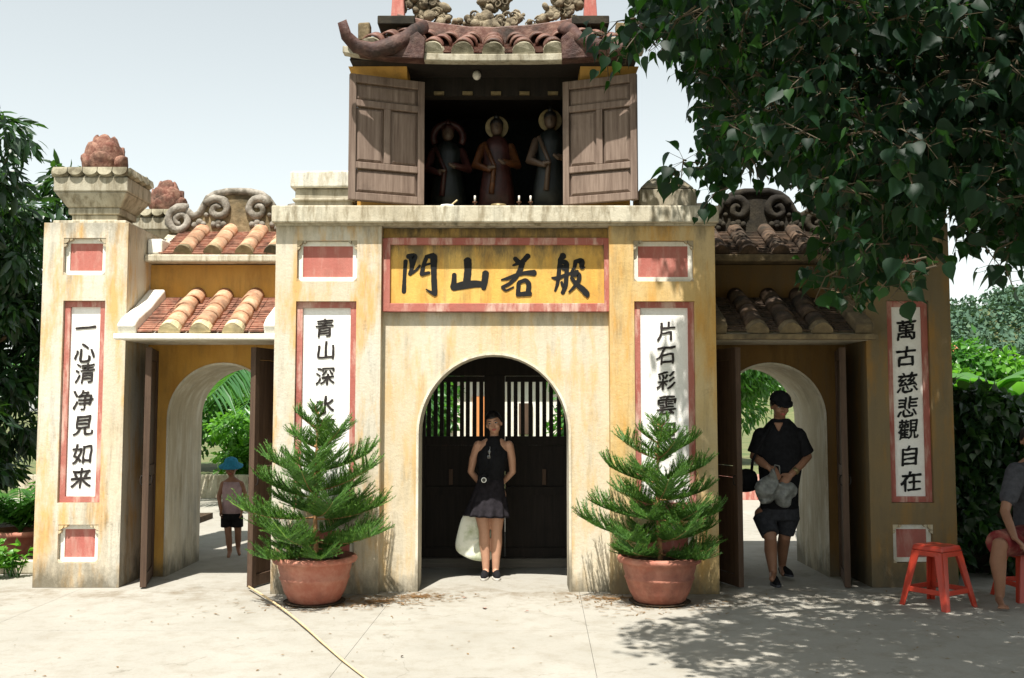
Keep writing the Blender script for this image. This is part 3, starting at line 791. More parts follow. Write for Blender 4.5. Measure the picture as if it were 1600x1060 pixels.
    for sg in (-1, 1):
        MB().tube(spiral(sg * .21, .26, .125, R(20), 1.35, sg), [.050 - .0009 * i for i in range(27)], 8).rough(.012, 14, 1).build('scroll', smat, cr, smooth=True)
        MB().tube(spiral(sg * .60, .14, .14, R(60), 1.6, -sg), [.054 - .0011 * i for i in range(27)], 8).rough(.012, 14, 1).build('scroll', smat, cr, smooth=True)
        lob = MB()
        for dx, dz, r in ((.20, .12, .035), (.15, .10, .03), (.25, .10, .03), (.20, .085, .026), (.40, .12, .035), (.45, .09, .03), (.36, .10, .028), (.41, .06, .028), (.33, .2, .022)):
            lob = MB(); lob.ell((ccx + sg * dx, yr2 - .07, zr2 - .06 + dz), (r * 1.15, .03, r * 1.2), 10, 6)
            lob.build('carved_leaf', smat, cr, smooth=True)

# cornice
cor = MB().box(XC - 2.0, XC + 2.0, -.21, 2.05, 3.286, 3.44).rough(.004, 4, 2).build('cornice', M['stone'], gate, bevel=.012)
MB().box(XC - 1.985, XC + 1.985, -.15, 2.0, 3.270, 3.284).build('cornice_moulding', M['stone'], cor)
tf = MB()
tf.box(-1.172, .872, -.014, -.002, 3.165, 3.266)
tf.build('grimy_frieze', m_plaster('grimy_ochre', (.40, .24, .07), (.25, .17, .08), (.5, .33, .1), dirt=(.03, .027, .02), streak=1, top=(3.1, 3.3, .9), sc=4), cor)

# ---- name board with four brushed characters
bx0, bz0 = W(598, 488, 0); bx1, bz1 = W(955, 374, 0)
nb_ = MB().box(bx0 + .07, bx1 - .07, -.022, -.002, bz0 + .075, bz1 - .06).build('name_board', M['yellow'], gate)
fr = MB(); xa, xb, za, zb = bx0, bx1, bz0, bz1
fr.box(xa, xa + .07, -.06, -.002, za, zb).box(xb - .07, xb, -.06, -.002, za, zb).box(xa + .07, xb - .07, -.06, -.002, za, za + .075).box(xa + .07, xb - .07, -.06, -.002, zb - .06, zb)
fr.build('board_frame', M['pinkw'], nb_, bevel=.005)
def stroke(pts, mb):
    """brush stroke from (x, y, width) in crop pixels of the board"""
    P = []
    for i in range(len(pts) - 1):
        a, b = pts[i], pts[i + 1]
        for k in range(6): t = k / 6; P.append([a[j] + (b[j] - a[j]) * t for j in range(3)])
    P.append(list(pts[-1]))
    for it in range(3):
        P = [P[0]] + [[(P[i - 1][j] + 2 * P[i][j] + P[i + 1][j]) / 4 for j in range(3)] for i in range(1, len(P) - 1)] + [P[-1]]
    L, Rr = [], []
    for i, (x, y, w) in enumerate(P):
        a = P[max(i - 1, 0)]; b = P[min(i + 1, len(P) - 1)]; dx, dy = b[0] - a[0], b[1] - a[1]; l = math.hypot(dx, dy) or 1
        k = w * .575 * (1 + .10 * noise.noise(Vector((x * .06, y * .06, 0))))
        L.append((x - dy / l * k, y + dx / l * k)); Rr.append((x + dy / l * k, y - dx / l * k))
    def end(c, w, dx, dy, sgn):
        o = []
        for q in range(1, 6):
            a = math.pi * q / 6; o.append((c[0] + w / 2 * (math.cos(a) * (-dy) * sgn + math.sin(a) * dx * .8), c[1] + w / 2 * (math.cos(a) * dx * sgn + math.sin(a) * dy * .8)))
        return o
    e = P[-1]; d = (P[-1][0] - P[-2][0], P[-1][1] - P[-2][1]); l = math.hypot(*d) or 1
    E1 = end(e, e[2], d[0] / l, d[1] / l, 1)
    e = P[0]; d = (P[0][0] - P[1][0], P[0][1] - P[1][1]); l = math.hypot(*d) or 1
    E0 = end(e, e[2], d[0] / l, d[1] / l, 1)
    n = len(P)
    ring = L + E1 + Rr[::-1] + E0
    mb.prism_strip = None
    # body strip + end fans so concave strokes triangulate well
    Y0 = stroke.y; stroke.y -= .0006
    def T(p): return w3(600 + p[0] / 4.444, 370 + p[1] / 4.444, Y0)
    vs = [T(p) for p in L] + [T(p) for p in Rr]; fs = [(i, i + 1, n + i + 1, n + i) for i in range(n - 1)]
    mb.add(vs, fs)
    for E, A, B in ((E1, L[-1], Rr[-1]), (E0, Rr[0], L[0])):
        q = [A] + E + [B]; mb.add([T(p) for p in q], [tuple(range(len(q)))])
BIG = {
 'men': [[(150, 168, 26), (143, 270, 22), (138, 385, 28)], [(165, 138, 30), (215, 135, 38), (208, 170, 26), (192, 225, 24), (180, 262, 26)],
         [(183, 150, 22), (190, 200, 20), (186, 255, 22)], [(180, 262, 20), (225, 232, 16), (250, 200, 14)],
         [(290, 140, 22), (345, 132, 36)], [(292, 150, 24), (272, 205, 24), (262, 262, 28)], [(275, 200, 14), (318, 188, 14)], [(262, 262, 24), (315, 250, 18)],
         [(345, 134, 44), (345, 250, 34), (350, 370, 36), (356, 402, 26)], [(356, 402, 24), (322, 385, 18), (292, 366, 8)]],
 'shan': [[(580, 162, 48), (584, 230, 44), (574, 315, 46)], [(488, 262, 28), (486, 320, 32), (478, 352, 36)], [(478, 355, 40), (560, 335, 50), (640, 328, 42), (700, 334, 36)], [(706, 250, 40), (700, 300, 40), (692, 360, 30)]],
 'ruo': [[(908, 150, 26), (935, 180, 34)], [(1002, 132, 34), (960, 175, 30)], [(895, 200, 12), (940, 182, 24), (985, 170, 12)],
         [(962, 180, 34), (945, 235, 32), (912, 290, 26), (868, 330, 22), (820, 352, 20)], [(1045, 252, 40), (985, 252, 26), (930, 262, 24), (860, 290, 22), (815, 300, 10)],
         [(820, 352, 18), (845, 378, 14), (900, 350, 10)], [(935, 322, 26), (930, 395, 26)], [(935, 318, 22), (985, 300, 26), (1008, 330, 32), (1000, 390, 30)], [(925, 402, 28), (1015, 395, 32)]],
 'bo': [[(1246, 130, 40), (1218, 168, 26)], [(1222, 170, 28), (1212, 270, 26), (1205, 330, 22), (1188, 378, 14)], [(1222, 175, 22), (1268, 178, 34), (1268, 260, 26), (1262, 340, 28), (1240, 392, 26)],
        [(1165, 285, 10), (1200, 292, 30), (1255, 268, 20), (1345, 240, 20)], [(1238, 200, 18), (1246, 228, 20)], [(1232, 315, 16), (1242, 345, 20)],
        [(1330, 170, 26), (1322, 215, 22), (1300, 243, 12)], [(1330, 170, 22), (1375, 168, 40), (1372, 218, 26), (1395, 212, 8)], [(1300, 275, 16), (1355, 258, 30), (1355, 300, 28), (1325, 345, 22), (1285, 385, 12)],
        [(1300, 285, 20), (1335, 330, 28), (1380, 365, 36), (1410, 400, 40), (1412, 420, 14)]]}
for nm, sts in BIG.items():
    m = MB(); stroke.y = -.0245
    for st in sts: stroke(st, m)
    m.build('character', M['ink'], nb_, fix=False)

# ---- middle wooden gate with upper bars
GY = 1.42
wg = MB()
gx0, gx1 = -1.113, .813
wg.box(gx0, gx1, GY - .05, GY + .05, 1.97, 2.498)       # solid top
wg.box(gx0, -.90, GY - .045, GY + .045, .10, 1.968).box(.60, gx1, GY - .045, GY + .045, .10, 1.968)
wgo = wg.build('barred_gate', M['wood_d'], gate)
MB().box(gx0, gx1, GY - .09, GY + .07, .0, .095).build('gate_sill', m_wood('worn_sill_wood', (.10, .09, .075), (.16, .14, .11), 'x'), wgo, bevel=.006)
cx0, cx1 = W(757, 640, GY)[0], W(789, 640, GY)[0]
MB().box(cx0, cx1, GY - .06, GY + .04, .10, 1.968).build('meeting_stile', M['wood_d'], wgo)
zb0, zb1 = W(0, 682, GY)[1], W(0, 597, GY)[1]
for (xa, xb, nbars) in ((-.898, cx0 - .002, 9), (cx1 + .002, .598, 9)):
    MB().box(xa, xb, GY - .04, GY + .04, zb0 - .09, zb0).build('gate_rail', M['wood_d'], wgo)
    MB().box(xa, xb, GY - .04, GY + .04, zb1, 1.966).build('gate_rail', M['wood_d'], wgo)
    MB().box(xa, xb, GY - .04, GY + .04, .10, .2).build('gate_rail', M['wood_d'], wgo)
    MB().box(xa, xb, GY - .038, GY + .038, .74, .82).build('gate_rail', M['wood_d'], wgo)
    MB().box(xa, xb, GY - .015, GY + .015, .202, .738).build('gate_panel', M['wood_d'], wgo)
    MB().box(xa, xb, GY - .015, GY + .015, .822, zb0 - .092).build('gate_panel', M['wood_d'], wgo)
    bm_ = MB().box(-.021, .021, -.02, .02, zb0 + .001, zb1 - .001).mesh('gate_bar'); bm_.materials.append(M['wood_d'])
    st = (xb - xa) / nbars
    for i in range(nbars): link('gate_bar', bm_, wgo, (xa + st * (i + .5) + random.uniform(-.004, .004), GY, 0))
for u in (705, 850):
    x, z = W(u, 745, GY); MB().box(x - .02, x + .02, GY - .062, GY - .047, z - .08, z + .08).build('door_latch', M['wood_m'], wgo, bevel=.003)
bw = MB().box(-1.175, -1.0, 1.55, 1.897, 0, 2.3).box(.7, .875, 1.55, 1.897, 0, 2.3).box(-1.175, .875, 1.55, 1.897, 2.302, 2.498)
bw.build('back_wall', M['ochre'], gate)

# ---- shrine tower
TX = -.17; TZ = 3.442
tw = MB()
tw.box(TX - 1.25, TX - 1.13, .30, 1.8, TZ, 4.80).box(TX + 1.13, TX + 1.25, .30, 1.8, TZ, 4.80).box(TX - 1.13, TX + 1.13, 1.7, 1.8, TZ, 4.80)
tow = tw.build('shrine_tower', M['ochre'], gate, bevel=.01)
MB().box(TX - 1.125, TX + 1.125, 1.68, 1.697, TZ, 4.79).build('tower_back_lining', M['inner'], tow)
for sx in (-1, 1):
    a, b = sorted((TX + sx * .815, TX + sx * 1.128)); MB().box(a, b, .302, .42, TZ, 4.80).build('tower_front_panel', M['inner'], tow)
    a, b = sorted((TX + sx * .80, TX + sx * 1.27))
    MB().box(a, b, .14, .299, TZ, 4.58).build('tower_pier', M['ochre'], tow, bevel=.008)
    prof = []
    # flared bracket under the eave corner
    a, b = TX + sx * .80, TX + sx * 1.27; b2 = TX + sx * 1.34
    fl = MB().hexa((min(a, b), max(a, b), .13, 1.8, 4.582), (min(a, b2), max(a, b2), -.02, 1.9, 4.775))
    fl.build('eave_bracket', M['ochre'], tow)
MB().box(TX - .80, TX + .80, .30, .42, 4.60, 4.79).build('lintel_beam', M['wood_d'], tow)
for i in range(6):
    x, z = W(686 + i * 44.5, 146, .28); MB().box(x - .048, x + .048, .272, .299, z - .014, z + .016).build('lintel_light_slot', M['gold'], tow)  # pale blocks painted in for light showing through the lintel slots
x, z = W(745, 118, .1)
MB().ell((x, .1, z), (.04, .04, .045), 12, 8).tube([(x, .1, z + .04), (x, .1, 4.76)], .012, 6).build('round_lamp', M['rubber'], tow, smooth=True)
# shutters: rails, stiles and panels
for sx in (-1, 1):
    hx = TX + sx * .655
    ang = R(21)
    def T(a, d):      # a = distance from hinge, d = depth (towards the front positive)
        return (hx + sx * (a * math.cos(ang) + d * math.sin(ang) * -1), .10 - a * math.sin(ang) - d * math.cos(ang))
    def sb(a0, a1, d0, d1, z0, z1, m=None):
        m = m or MB(); q = [T(a0, d0), T(a1, d0), T(a1, d1), T(a0, d1)]
        return m.add([(p[0], p[1], z) for z in (z0, z1) for p in q], [(0, 3, 2, 1), (4, 5, 6, 7), (0, 1, 5, 4), (1, 2, 6, 5), (2, 3, 7, 6), (3, 0, 4, 7)])
    z0, z1 = 3.50, 4.655; Wd = .70
    fr = MB()
    sb(0, .06, 0, .045, z0, z1, fr); sb(Wd - .06, Wd, 0, .045, z0, z1, fr)
    rl = [(z0, z0 + .07), (z0 + .29, z0 + .35), (z0 + .86, z0 + .92), (z1 - .075, z1)]
    for a, b in rl: sb(.06, Wd - .06, 0, .043, a, b, fr)
    sb(Wd / 2 - .03, Wd / 2 + .03, 0, .043, rl[1][1], rl[2][0], fr)
    sh = fr.build('shutter', M['wood'], tow, bevel=.005)
    def panel(a0, a1, za, zb):
        m = MB(); g_ = .006; q0 = .012; q1 = .028; i_ = .03
        vs = [(*T(a, q0), z) for a, z in ((a0 + g_, za + g_), (a1 - g_, za + g_), (a1 - g_, zb - g_), (a0 + g_, zb - g_))]
        vs += [(*T(a, q1), z) for a, z in ((a0 + i_, za + i_), (a1 - i_, za + i_), (a1 - i_, zb - i_), (a0 + i_, zb - i_))]
        vs += [(*T(a, .002), z) for a, z in ((a0, za), (a1, za), (a1, zb), (a0, zb))]
        m.add(vs, [(4, 5, 6, 7), (0, 1, 5, 4), (1, 2, 6, 5), (2, 3, 7, 6), (3, 0, 4, 7), (8, 9, 1, 0), (9, 10, 2, 1), (10, 11, 3, 2), (11, 8, 0, 3), (11, 10, 9, 8)])
        m.build('shutter_panel', M['wood'], sh)
    panel(.06, Wd - .06, rl[0][1], rl[1][0]); panel(.06, Wd - .06, rl[2][1], rl[3][0])
    panel(.06, Wd / 2 - .03, rl[1][1], rl[2][0]); panel(Wd / 2 + .03, Wd - .06, rl[1][1], rl[2][0])

# tower roof
rz0, ry0, ry1, rz1 = 4.80, -.26, .20, 5.06
def zc(x): return .075 * (abs(x - TX) / 1.33) ** 3
tr = MB(); nseg = 16
for i in range(nseg):
    xa = TX - 1.33 + 2.66 * i / nseg; xb = TX - 1.33 + 2.66 * (i + 1) / nseg
    k = .78
    xa2, xb2 = TX + (xa - TX) * k, TX + (xb - TX) * k
    for sg in (1, -1):
        yy0, yy1 = (ry0, ry1) if sg > 0 else (2.1, 1.4)
        tr.add([(xa, yy0, rz0 + zc(xa)), (xb, yy0, rz0 + zc(xb)), (xb2, yy1, rz1 + zc(xb)), (xa2, yy1, rz1 + zc(xa))], [(0, 1, 2, 3)])
tr.add([(TX - 1.33, ry0, rz0 + .075), (TX - 1.33, 2.1, rz0 + .075), (TX - 1.04, 1.4, rz1 + .075), (TX - 1.04, ry1, rz1 + .075)], [(0, 1, 2, 3)])
tr.add([(TX + 1.33, ry0, rz0 + .075), (TX + 1.33, 2.1, rz0 + .075), (TX + 1.04, 1.4, rz1 + .075), (TX + 1.04, ry1, rz1 + .075)], [(0, 1, 2, 3)])
tr.add([(TX - 1.04, ry1, rz1), (TX + 1.04, ry1, rz1), (TX + 1.04, 1.4, rz1), (TX - 1.04, 1.4, rz1)], [(0, 1, 2, 3)])
tro = tr.build('tower_roof', M['glaze'], gate)
lip = MB()
for i in range(nseg):
    xa = TX - 1.35 + 2.7 * i / nseg; xb = TX - 1.35 + 2.7 * (i + 1) / nseg
    vs = [];
    for x in (xa, xb):
        zz = rz0 + zc(x)
        for y, z in ((ry0 - .03, zz - .068), (ry0 + .08, zz - .068), (ry0 + .08, zz - .003), (ry0 - .03, zz - .003)): vs.append((x, y, z))
    lip.add(vs, [(0, 1, 5, 4), (3, 2, 6, 7), (0, 4, 7, 3), (1, 2, 6, 5)] + ([(0, 1, 2, 3)] if i == 0 else []) + ([(4, 5, 6, 7)] if i == nseg - 1 else []))
lip.rough(.005, 5, 4).build('eave_lip', M['stone'], tro, bevel=.008)
MB().hexa((TX - 1.30, TX + 1.30, -.178, 2.08, 4.778), (TX - 1.30, TX + 1.30, -.178, 2.08, 4.795)).build('soffit_shade_board', M['wood_d'], tro)  # dark board added so the shade under the eave is in its colour
pr = math.atan2(rz1 - rz0, ry1 - ry0); SR = math.hypot(rz1 - rz0, ry1 - ry0)
side = -1
bmr = barrel_mesh(.098, SR / 3 * 1.1); bmr.materials.clear(); bmr.materials.append(M['glaze'])
cmr = cap_mesh(.104, .14, M['tilegrey'])
for i in range(9):
    x = TX + (i - 4) * .275
    for j in range(3):
        s_ = .1 + j * SR / 3 * .95
        o = link('barrel_tile', bmr, tro, (x + (TX - x) * .12 * j, ry0 + s_ * math.cos(pr) - .02, rz0 + zc(x) + s_ * math.sin(pr) + .02)); o.rotation_euler = (pr, 0, -(TX - x) * .12)
    o = link('tile_end', cmr, tro, (x, ry0 - .01, rz0 + zc(x) + .0)); o.rotation_euler = (pr * .8, random.uniform(-.06, .06), random.uniform(-.05, .05))
pan = MB()
for i in range(40):
    x = TX - 1.25 + i * .064
    for j in range(9):
        s_ = j * SR / 9; k = 1 - .2 * j / 9
        pan.bar(Vector((TX + (x - TX) * k, ry0 + s_ * math.cos(pr) - .01, rz0 + zc(x) + s_ * math.sin(pr) + .022)), Vector((TX + (x - TX) * k, ry0 + (s_ + SR / 7) * math.cos(pr), rz0 + zc(x) + (s_ + SR / 7) * math.sin(pr) + .004)), .06, .012)
pan.build('pan_tiles', M['glaze'], tro, kind='stuff')
# hip horns with upturned ends
for sx in (-1, 1):
    def hp(u, v, Y):
        p = w3(u, v, Y); return Vector((p.x if sx < 0 else 2 * TX - p.x, p.y, p.z))
    pts = [hp(532, 34, -.50), hp(541, 56, -.47), hp(556, 72, -.43), hp(580, 78, -.40), hp(610, 72, -.37), hp(635, 61, -.32), hp(650, 50, -.2), hp(662, 42, .0)]
    MB().tube(pts, [.040, .048, .060, .066, .07, .07, .066, .06], 12, True, .8).rough(.03, 7, sx).build('hip_ridge', M['darkglaze'], tro, smooth=True)
    fillp = [hp(u, v, -.33) for u, v in ((540, 58), (556, 74), (580, 79), (610, 73), (635, 62), (652, 50), (664, 60), (662, 93), (600, 90), (560, 84))]
    MB().prism([(q_.x, q_.z) for q_ in fillp], 'y', -.345, -.2).rough(.008, 8, sx).build('hip_wall', M['darkglaze'], tro, bevel=.008)
    q = hp(570, 52, -.15); MB().box(q.x - .055, q.x + .055, q.y - .05, q.y + .05, q.z - .09, q.z + .08).rough(.02, 9, sx).build('hip_ornament', M['crest'], tro, bevel=.015)
    q = hp(622, 38, .25); MB().box(q.x - .18, q.x + .17, .12, .45, q.z - .05, q.z + .035).build('post_slab', M['darkcrest'], tro, bevel=.01)
    MB().hexa((q.x - .065, q.x + .065, .2, .33, q.z + .037), (q.x - .045, q.x + .045, .22, .31, q.z + .42)).build('red_post', M['pink'], tro, bevel=.01)
# ridge beam, sagging in the middle
rb = MB(); pts = []
for i in range(17):
    t = i / 16; x = TX - .92 + 1.84 * t; pts.append((x, .36, 5.28 + .13 * (2 * t - 1) ** 2))
pts = [(x, y, z - .10) for x, y, z in pts]
for i in range(16):
    (xa, y, z0_), (xb, _, z1_) = pts[i], pts[i + 1]
    vs = []
    for x, z in ((xa, z0_), (xb, z1_)):
        for yy, zz in ((.20, z - .16), (.47, z - .16), (.47, z + .06), (.20, z + .06)): vs.append((x, yy, zz))
    rb.add(vs, [(0, 1, 5, 4), (3, 2, 6, 7), (0, 4, 7, 3), (1, 2, 6, 5)] + ([(0, 1, 2, 3)] if i == 0 else []) + ([(4, 5, 6, 7)] if i == 15 else []))
rb.rough(.012, 6, 2); rb.build('ridge_beam', M['glaze'], tro, bevel=.01)
def carved(spots, name, mat, seed):
    random.seed(seed); m = MB()
    for (x, y, z, r, nn) in spots:
        for i in range(nn):
            a = random.uniform(0, 6.28); b = random.uniform(-1, 1); rr = r * random.uniform(.25, 1)
            q = random.uniform(.4, .75) * r * .72
            m.ell((x + rr * math.cos(a), y + rr * .55 * math.sin(a), z + rr * b * .8), (q * random.uniform(.7, 1.3), q * .8, q * random.uniform(.7, 1.2)), 8, 6, Matrix.Rotation(random.uniform(-.8, .8), 3, 'Y'))
        if nn > 8:   # curled cloud tendrils
            for k in range(3):
                sg = random.choice((-1, 1)); c = Vector((x + random.uniform(-r, r) * .7, y - r * .4, z + random.uniform(-.5, .8) * r)); r0 = r * .42
                m.tube([c + Vector((sg * r0 * (1 - .7 * i / 14) * math.cos(i * .55), 0, r0 * (1 - .7 * i / 14) * math.sin(i * .55))) for i in range(15)], [.26 * r0 * (1 - .03 * i) for i in range(15)], 6)
    m.rough(.012, 20, seed)
    return m.build(name, mat, tro, smooth=True)
carved([(TX + dx, .36, 5.29 + dz, r, nn) for dx, dz, r, nn in ((0, .05, .12, 14), (-.13, .03, .11, 14), (.13, .03, .11, 14), (-.24, .08, .07, 9), (.24, .1, .07, 9), (-.07, .22, .1, 12), (.08, .24, .1, 12), (0, .36, .11, 12), (.0, .5, .09, 10), (-.36, .02, .07, 9), (.36, .01, .07, 9))], 'ridge_carving', M['carve'], 5)
for sx in (-1, 1):
    carved([(TX + sx * dx, .36, 5.33 + dz, r, nn) for dx, dz, r, nn in ((.48, .04, .09, 10), (.57, .1, .11, 14), (.66, .2, .12, 14), (.74, .30, .13, 15), (.80, .43, .12, 14), (.70, .08, .08, 9), (.80, .18, .09, 9))], 'dragon_carving', M['carve'], 11 + sx)
random.seed(21)

# ---- statues and offerings inside the shrine (each a thing of its own)
def statue(u, v_base, v_top, Y, label, robe, sash, halo, mane=False):
    x, zt = W(u, v_top, Y); z0 = TZ + .001; H = zt - z0
    e = empty('buddhist_statue', (x, Y, z0), label, 'statue')
    MB().rings([(x, Y, z0, .24, .15), (x, Y, z0 + .06, .25, .16), (x, Y, z0 + .12, .2, .13)], 14).build('pedestal', M['statue_g'], e, smooth=True)
    fl = lambda a, i: 1 + .06 * math.sin(7 * a + i)
    MB().rings([(x, Y, z0 + .121, .19, .12), (x, Y, z0 + H * .3, .17, .11), (x, Y, z0 + H * .5, .13, .09), (x, Y, z0 + H * .68, .15, .09), (x, Y, z0 + H * .77, .09, .07), (x, Y, z0 + H * .8, .045, .04)], 20, True, fl).build('robe', robe, e, smooth=True)
    hz = z0 + H * .88
    MB().ell((x, Y, hz), (.062, .07, .085), 14, 10).ell((x, Y - .07, hz - .01), (.012, .014, .02)).build('head', M['statue_skin'], e, smooth=True)
    MB().ell((x, Y + .01, hz + .04), (.068, .072, .065), 12, 8).tube([(x, Y, hz + .08), (x, Y, hz + .15)], [.035, .015], 8).build('crown', M['statue_r'] if mane else M['hair'], e, smooth=True)
    ar = MB()
    for s in (-1, 1):
        ar.capsule([(x + s * .14, Y, z0 + H * .7), (x + s * .2, Y - .06, z0 + H * .52), (x + s * .07, Y - .16, z0 + H * .5 + .04 * s)], [.045, .05, .028], 8)
    ar.build('sleeve', sash, e, smooth=True)
    MB().capsule([(x + .07, Y - .17, z0 + H * .52), (x + .03, Y - .19, z0 + H * .54)], [.022, .018], 8).capsule([(x - .07, Y - .17, z0 + H * .48), (x - .02, Y - .19, z0 + H * .48)], [.022, .018], 8).build('hand', M['statue_skin'], e, smooth=True)
    MB().tube([(x - .12, Y - .115, z0 + H * .72), (x - .02, Y - .13, z0 + H * .5), (x - .05, Y - .135, z0 + H * .25)], [.02, .025, .03], 6).build('sash', sash, e, smooth=True)
    if halo:
        pts = [(x + .115 * math.cos(a), hz + .03 + .115 * math.sin(a)) for a in [2 * math.pi * i / 28 for i in range(28)]]
        MB().prism(pts, 'y', Y + .08, Y + .095).build('halo', M['gold'], e)
    if mane:
        MB().tube([(x + .15 * math.cos(a), Y + .03, hz - .03 + .14 * math.sin(a)) for a in [R(-30 + i * 20) for i in range(13)]], .035, 8).build('red_scarf', M['statue_r'], e, smooth=True)
statue(700, 318, 190, .75, 'dark red statue without a halo, left of the three in the tower', M['statue_g'], M['statue_r'], False, True)
statue(776, 318, 180, .70, 'central haloed statue with an orange sleeve in the open tower', M['statue_r'], M['statue_o'], True)
statue(860, 318, 168, .62, 'haloed hooded statue beside the right shutter of the tower', M['statue_g'], M['statue_skin'], True)
for u, lab in ((742, 'slim candle holder left of the incense bowl on the tower ledge'), (829, 'tall candle holder with glass shade right of the incense bowl'), (811, 'thin candle stick between the incense bowl and glass shade holder')):
    x, z = W(u, 318, .0); z = 3.442
    e = empty('candle_holder', (x, 0, z), lab, 'candle holder')
    MB().rings([(x, 0, z, .03, .03), (x, 0, z + .012, .028, .028), (x, 0, z + .02, .008, .008), (x, 0, z + .06, .008, .008), (x, 0, z + .065, .022, .022), (x, 0, z + .075, .022, .022)], 12).build('stand', M['statue_o'], e, smooth=True)
    MB().tube([(x, 0, z + .075), (x, 0, z + .13)], .009, 8).build('candle', M['rubber'], e, smooth=True)
x, _ = W(779, 318, -.02)
e = empty('incense_bowl', (x, -.02, 3.442), 'round brass incense bowl in the middle of the tower ledge', 'bowl')
MB().rings([(x, -.02, 3.442, .04, .04), (x, -.02, 3.46, .075, .07), (x, -.02, 3.485, .07, .065), (x, -.02, 3.48, .06, .055)], 18).build('bowl', M['gold'], e, smooth=True)
x, _ = W(699, 318, -.06)
e = empty('white_dish', (x, -.06, 3.442), 'white dish with a pale spoon on the tower ledge by the left shutter', 'dish')
MB().rings([(x, -.06, 3.442, .03, .03), (x, -.06, 3.455, .055, .055), (x, -.06, 3.47, .062, .062), (x, -.06, 3.462, .05, .05)], 18).build('dish', M['board'], e, smooth=True)
MB().capsule([(x + .03, -.06, 3.468), (x + .085, -.06, 3.515)], [.006, .008], 6).build('spoon', M['tile_end'], e, smooth=True)

# ================================================================ potted pines
def norfolk_pine(cx, cy, H, seed, label, potlab, flip=1, trunk=None):
    rs = random.Random(seed); r2 = np.random.default_rng(seed)
    pe = empty('plant_pot', (cx, cy, 0), potlab, 'plant pot', 'clay pots holding pines before the gate')
    prof = [(0, .19), (.02, .215), (.10, .255), (.20, .285), (.215, .295), (.23, .285), (.30, .305), (.345, .31), (.35, .345), (.375, .355), (.40, .345), (.405, .325), (.39, .31), (.34, .30), (.33, .0)]
    MB().rings([(cx, cy, .012 + z * .95, r, r) for z, r in prof], 40, True).rough(.003, 9, seed).build('pot', M['pot'], pe, smooth=True)
    MB().rings([(cx, cy, .30, .29, .29), (cx, cy, .345, .28, .28), (cx, cy, .36, .12, .12)], 18).rough(.015, 12, seed).build('potting_soil', M['soil'], pe, smooth=True)
    MB().rings([(cx, cy, .001, .23, .23), (cx, cy, .02, .26, .26), (cx, cy, .012, .2, .2)], 30).build('saucer', M['soil'], pe, smooth=True)
    e = empty('potted_pine', (cx, cy, .33), label, 'pine tree', 'potted norfolk pines before the gate')
    tk = [(cx + .01 * math.sin(z * 5), cy, z) for z in [.33 + (H - .36) * i / 10 for i in range(11)]]
    MB().tube(tk, [.022 - .0014 * i for i in range(11)], 8).build('trunk', M['ntrunk'], e, smooth=True)
    tiers = [(.43, .50, 5, -.08), (.55, .64, 6, .05), (.74, .62, 6, .10), (.93, .54, 5, .16), (1.12, .48, 5, .2), (1.32, .36, 5, .3), (1.48, .22, 4, .5), (1.60, .11, 3, .9)]
    sc = H / 1.68
    cen = Vector((cx, cy))
    for ti, (zt, Lb, nbr, lift) in enumerate(tiers):
        a0 = rs.uniform(0, 6.28)
        for b in range(nbr):
            az = a0 + 2 * math.pi * b / nbr + rs.uniform(-.25, .25)
            L = Lb * rs.uniform(.68, 1.1) * sc; z0 = zt * sc + rs.uniform(-.035, .035)
            if math.sin(az) > .3: L *= .72            # the wall behind
            lf = lift + rs.uniform(-.12, .12)
            P = [];
            for i in range(9):
                t = i / 8; P.append(Vector((cx + math.cos(az) * L * t, cy + math.sin(az) * L * t, z0 + L * (lf * t + .13 * t * t - .03 * math.sin(math.pi * t)))))
            br = MB().tube(P, [.008 * (1 - .75 * i / 8) for i in range(9)], 5).build('branch', M['ntrunk'], e, smooth=True)
            # branchlets: two ranks held up in a V, each set with short needles
            nb2 = max(8, int(L * 78)); pos, dr, nm, scl = [], [], [], []
            core = MB()
            for k in range(nb2):
                t = .14 + .86 * (k + .5) / nb2
                i = min(int(t * 8), 7); p = P[i].lerp(P[i + 1], t * 8 - i); ax = (P[i + 1] - P[i]).normalized()
                sdv = ax.cross(Vector((0, 0, 1))).normalized(); upv = sdv.cross(ax)
                ll = L * .40 * math.sin(math.pi * min(1, .18 + .82 * (1 - t) ** .7)) + .035
                ll = min(ll * 1.15, .22)
                for s in (-1, 1):
                    d = (sdv * s * rs.uniform(.6, .95) + upv * rs.uniform(.15, .85) + ax * rs.uniform(.5, .9)).normalized()
                    q = p + d * ll * rs.uniform(.85, 1.1)
                    q2 = p.lerp(q, .55) - Vector((0, 0, .006))
                    core.tube([p, q2, q], [.0045, .004, .0015], 3, False)
                    nn = max(7, int(ll * 300))
                    for j in range(nn):
                        tt = (j + .5) / nn; bp = (p.lerp(q2, tt / .55) if tt < .55 else q2.lerp(q, (tt - .55) / .45))
                        pos.append(bp); rr = r2.normal(size=3); dr.append(np.array(d) * 1.0 + rr * .6 + np.array((0, 0, .3))); nm.append(r2.normal(size=3)); scl.append(rs.uniform(.018, .030))
            core.build('branchlets', M['needle'], br, fix=False, kind='stuff')
            V, F = scatter(*NEEDLE, np.array([tuple(p) for p in pos]), np.array(dr), np.array(nm), np.array(scl))
            me = numpy_mesh('needles', V, F); me.materials.append(M['needle']); link('needles', me, br, kind='stuff')
    return e
NEEDLE = (np.array([(-.09, 0, 0), (.09, 0, 0), (.05, .6, 0), (0, 1, 0)], float), np.array([(0, 1, 2, 3)], int))
norfolk_pine(-1.66, -.50, 1.63, 3, 'bright green pine in the left pot, beside the gate arch', 'sunlit clay pot of the left pine, near the bamboo stick')
norfolk_pine(1.24, -.50, 1.53, 9, 'darker green pine in the right pot, half in the tree shade', 'reddish clay pot of the right pine beside the shaded doorway')
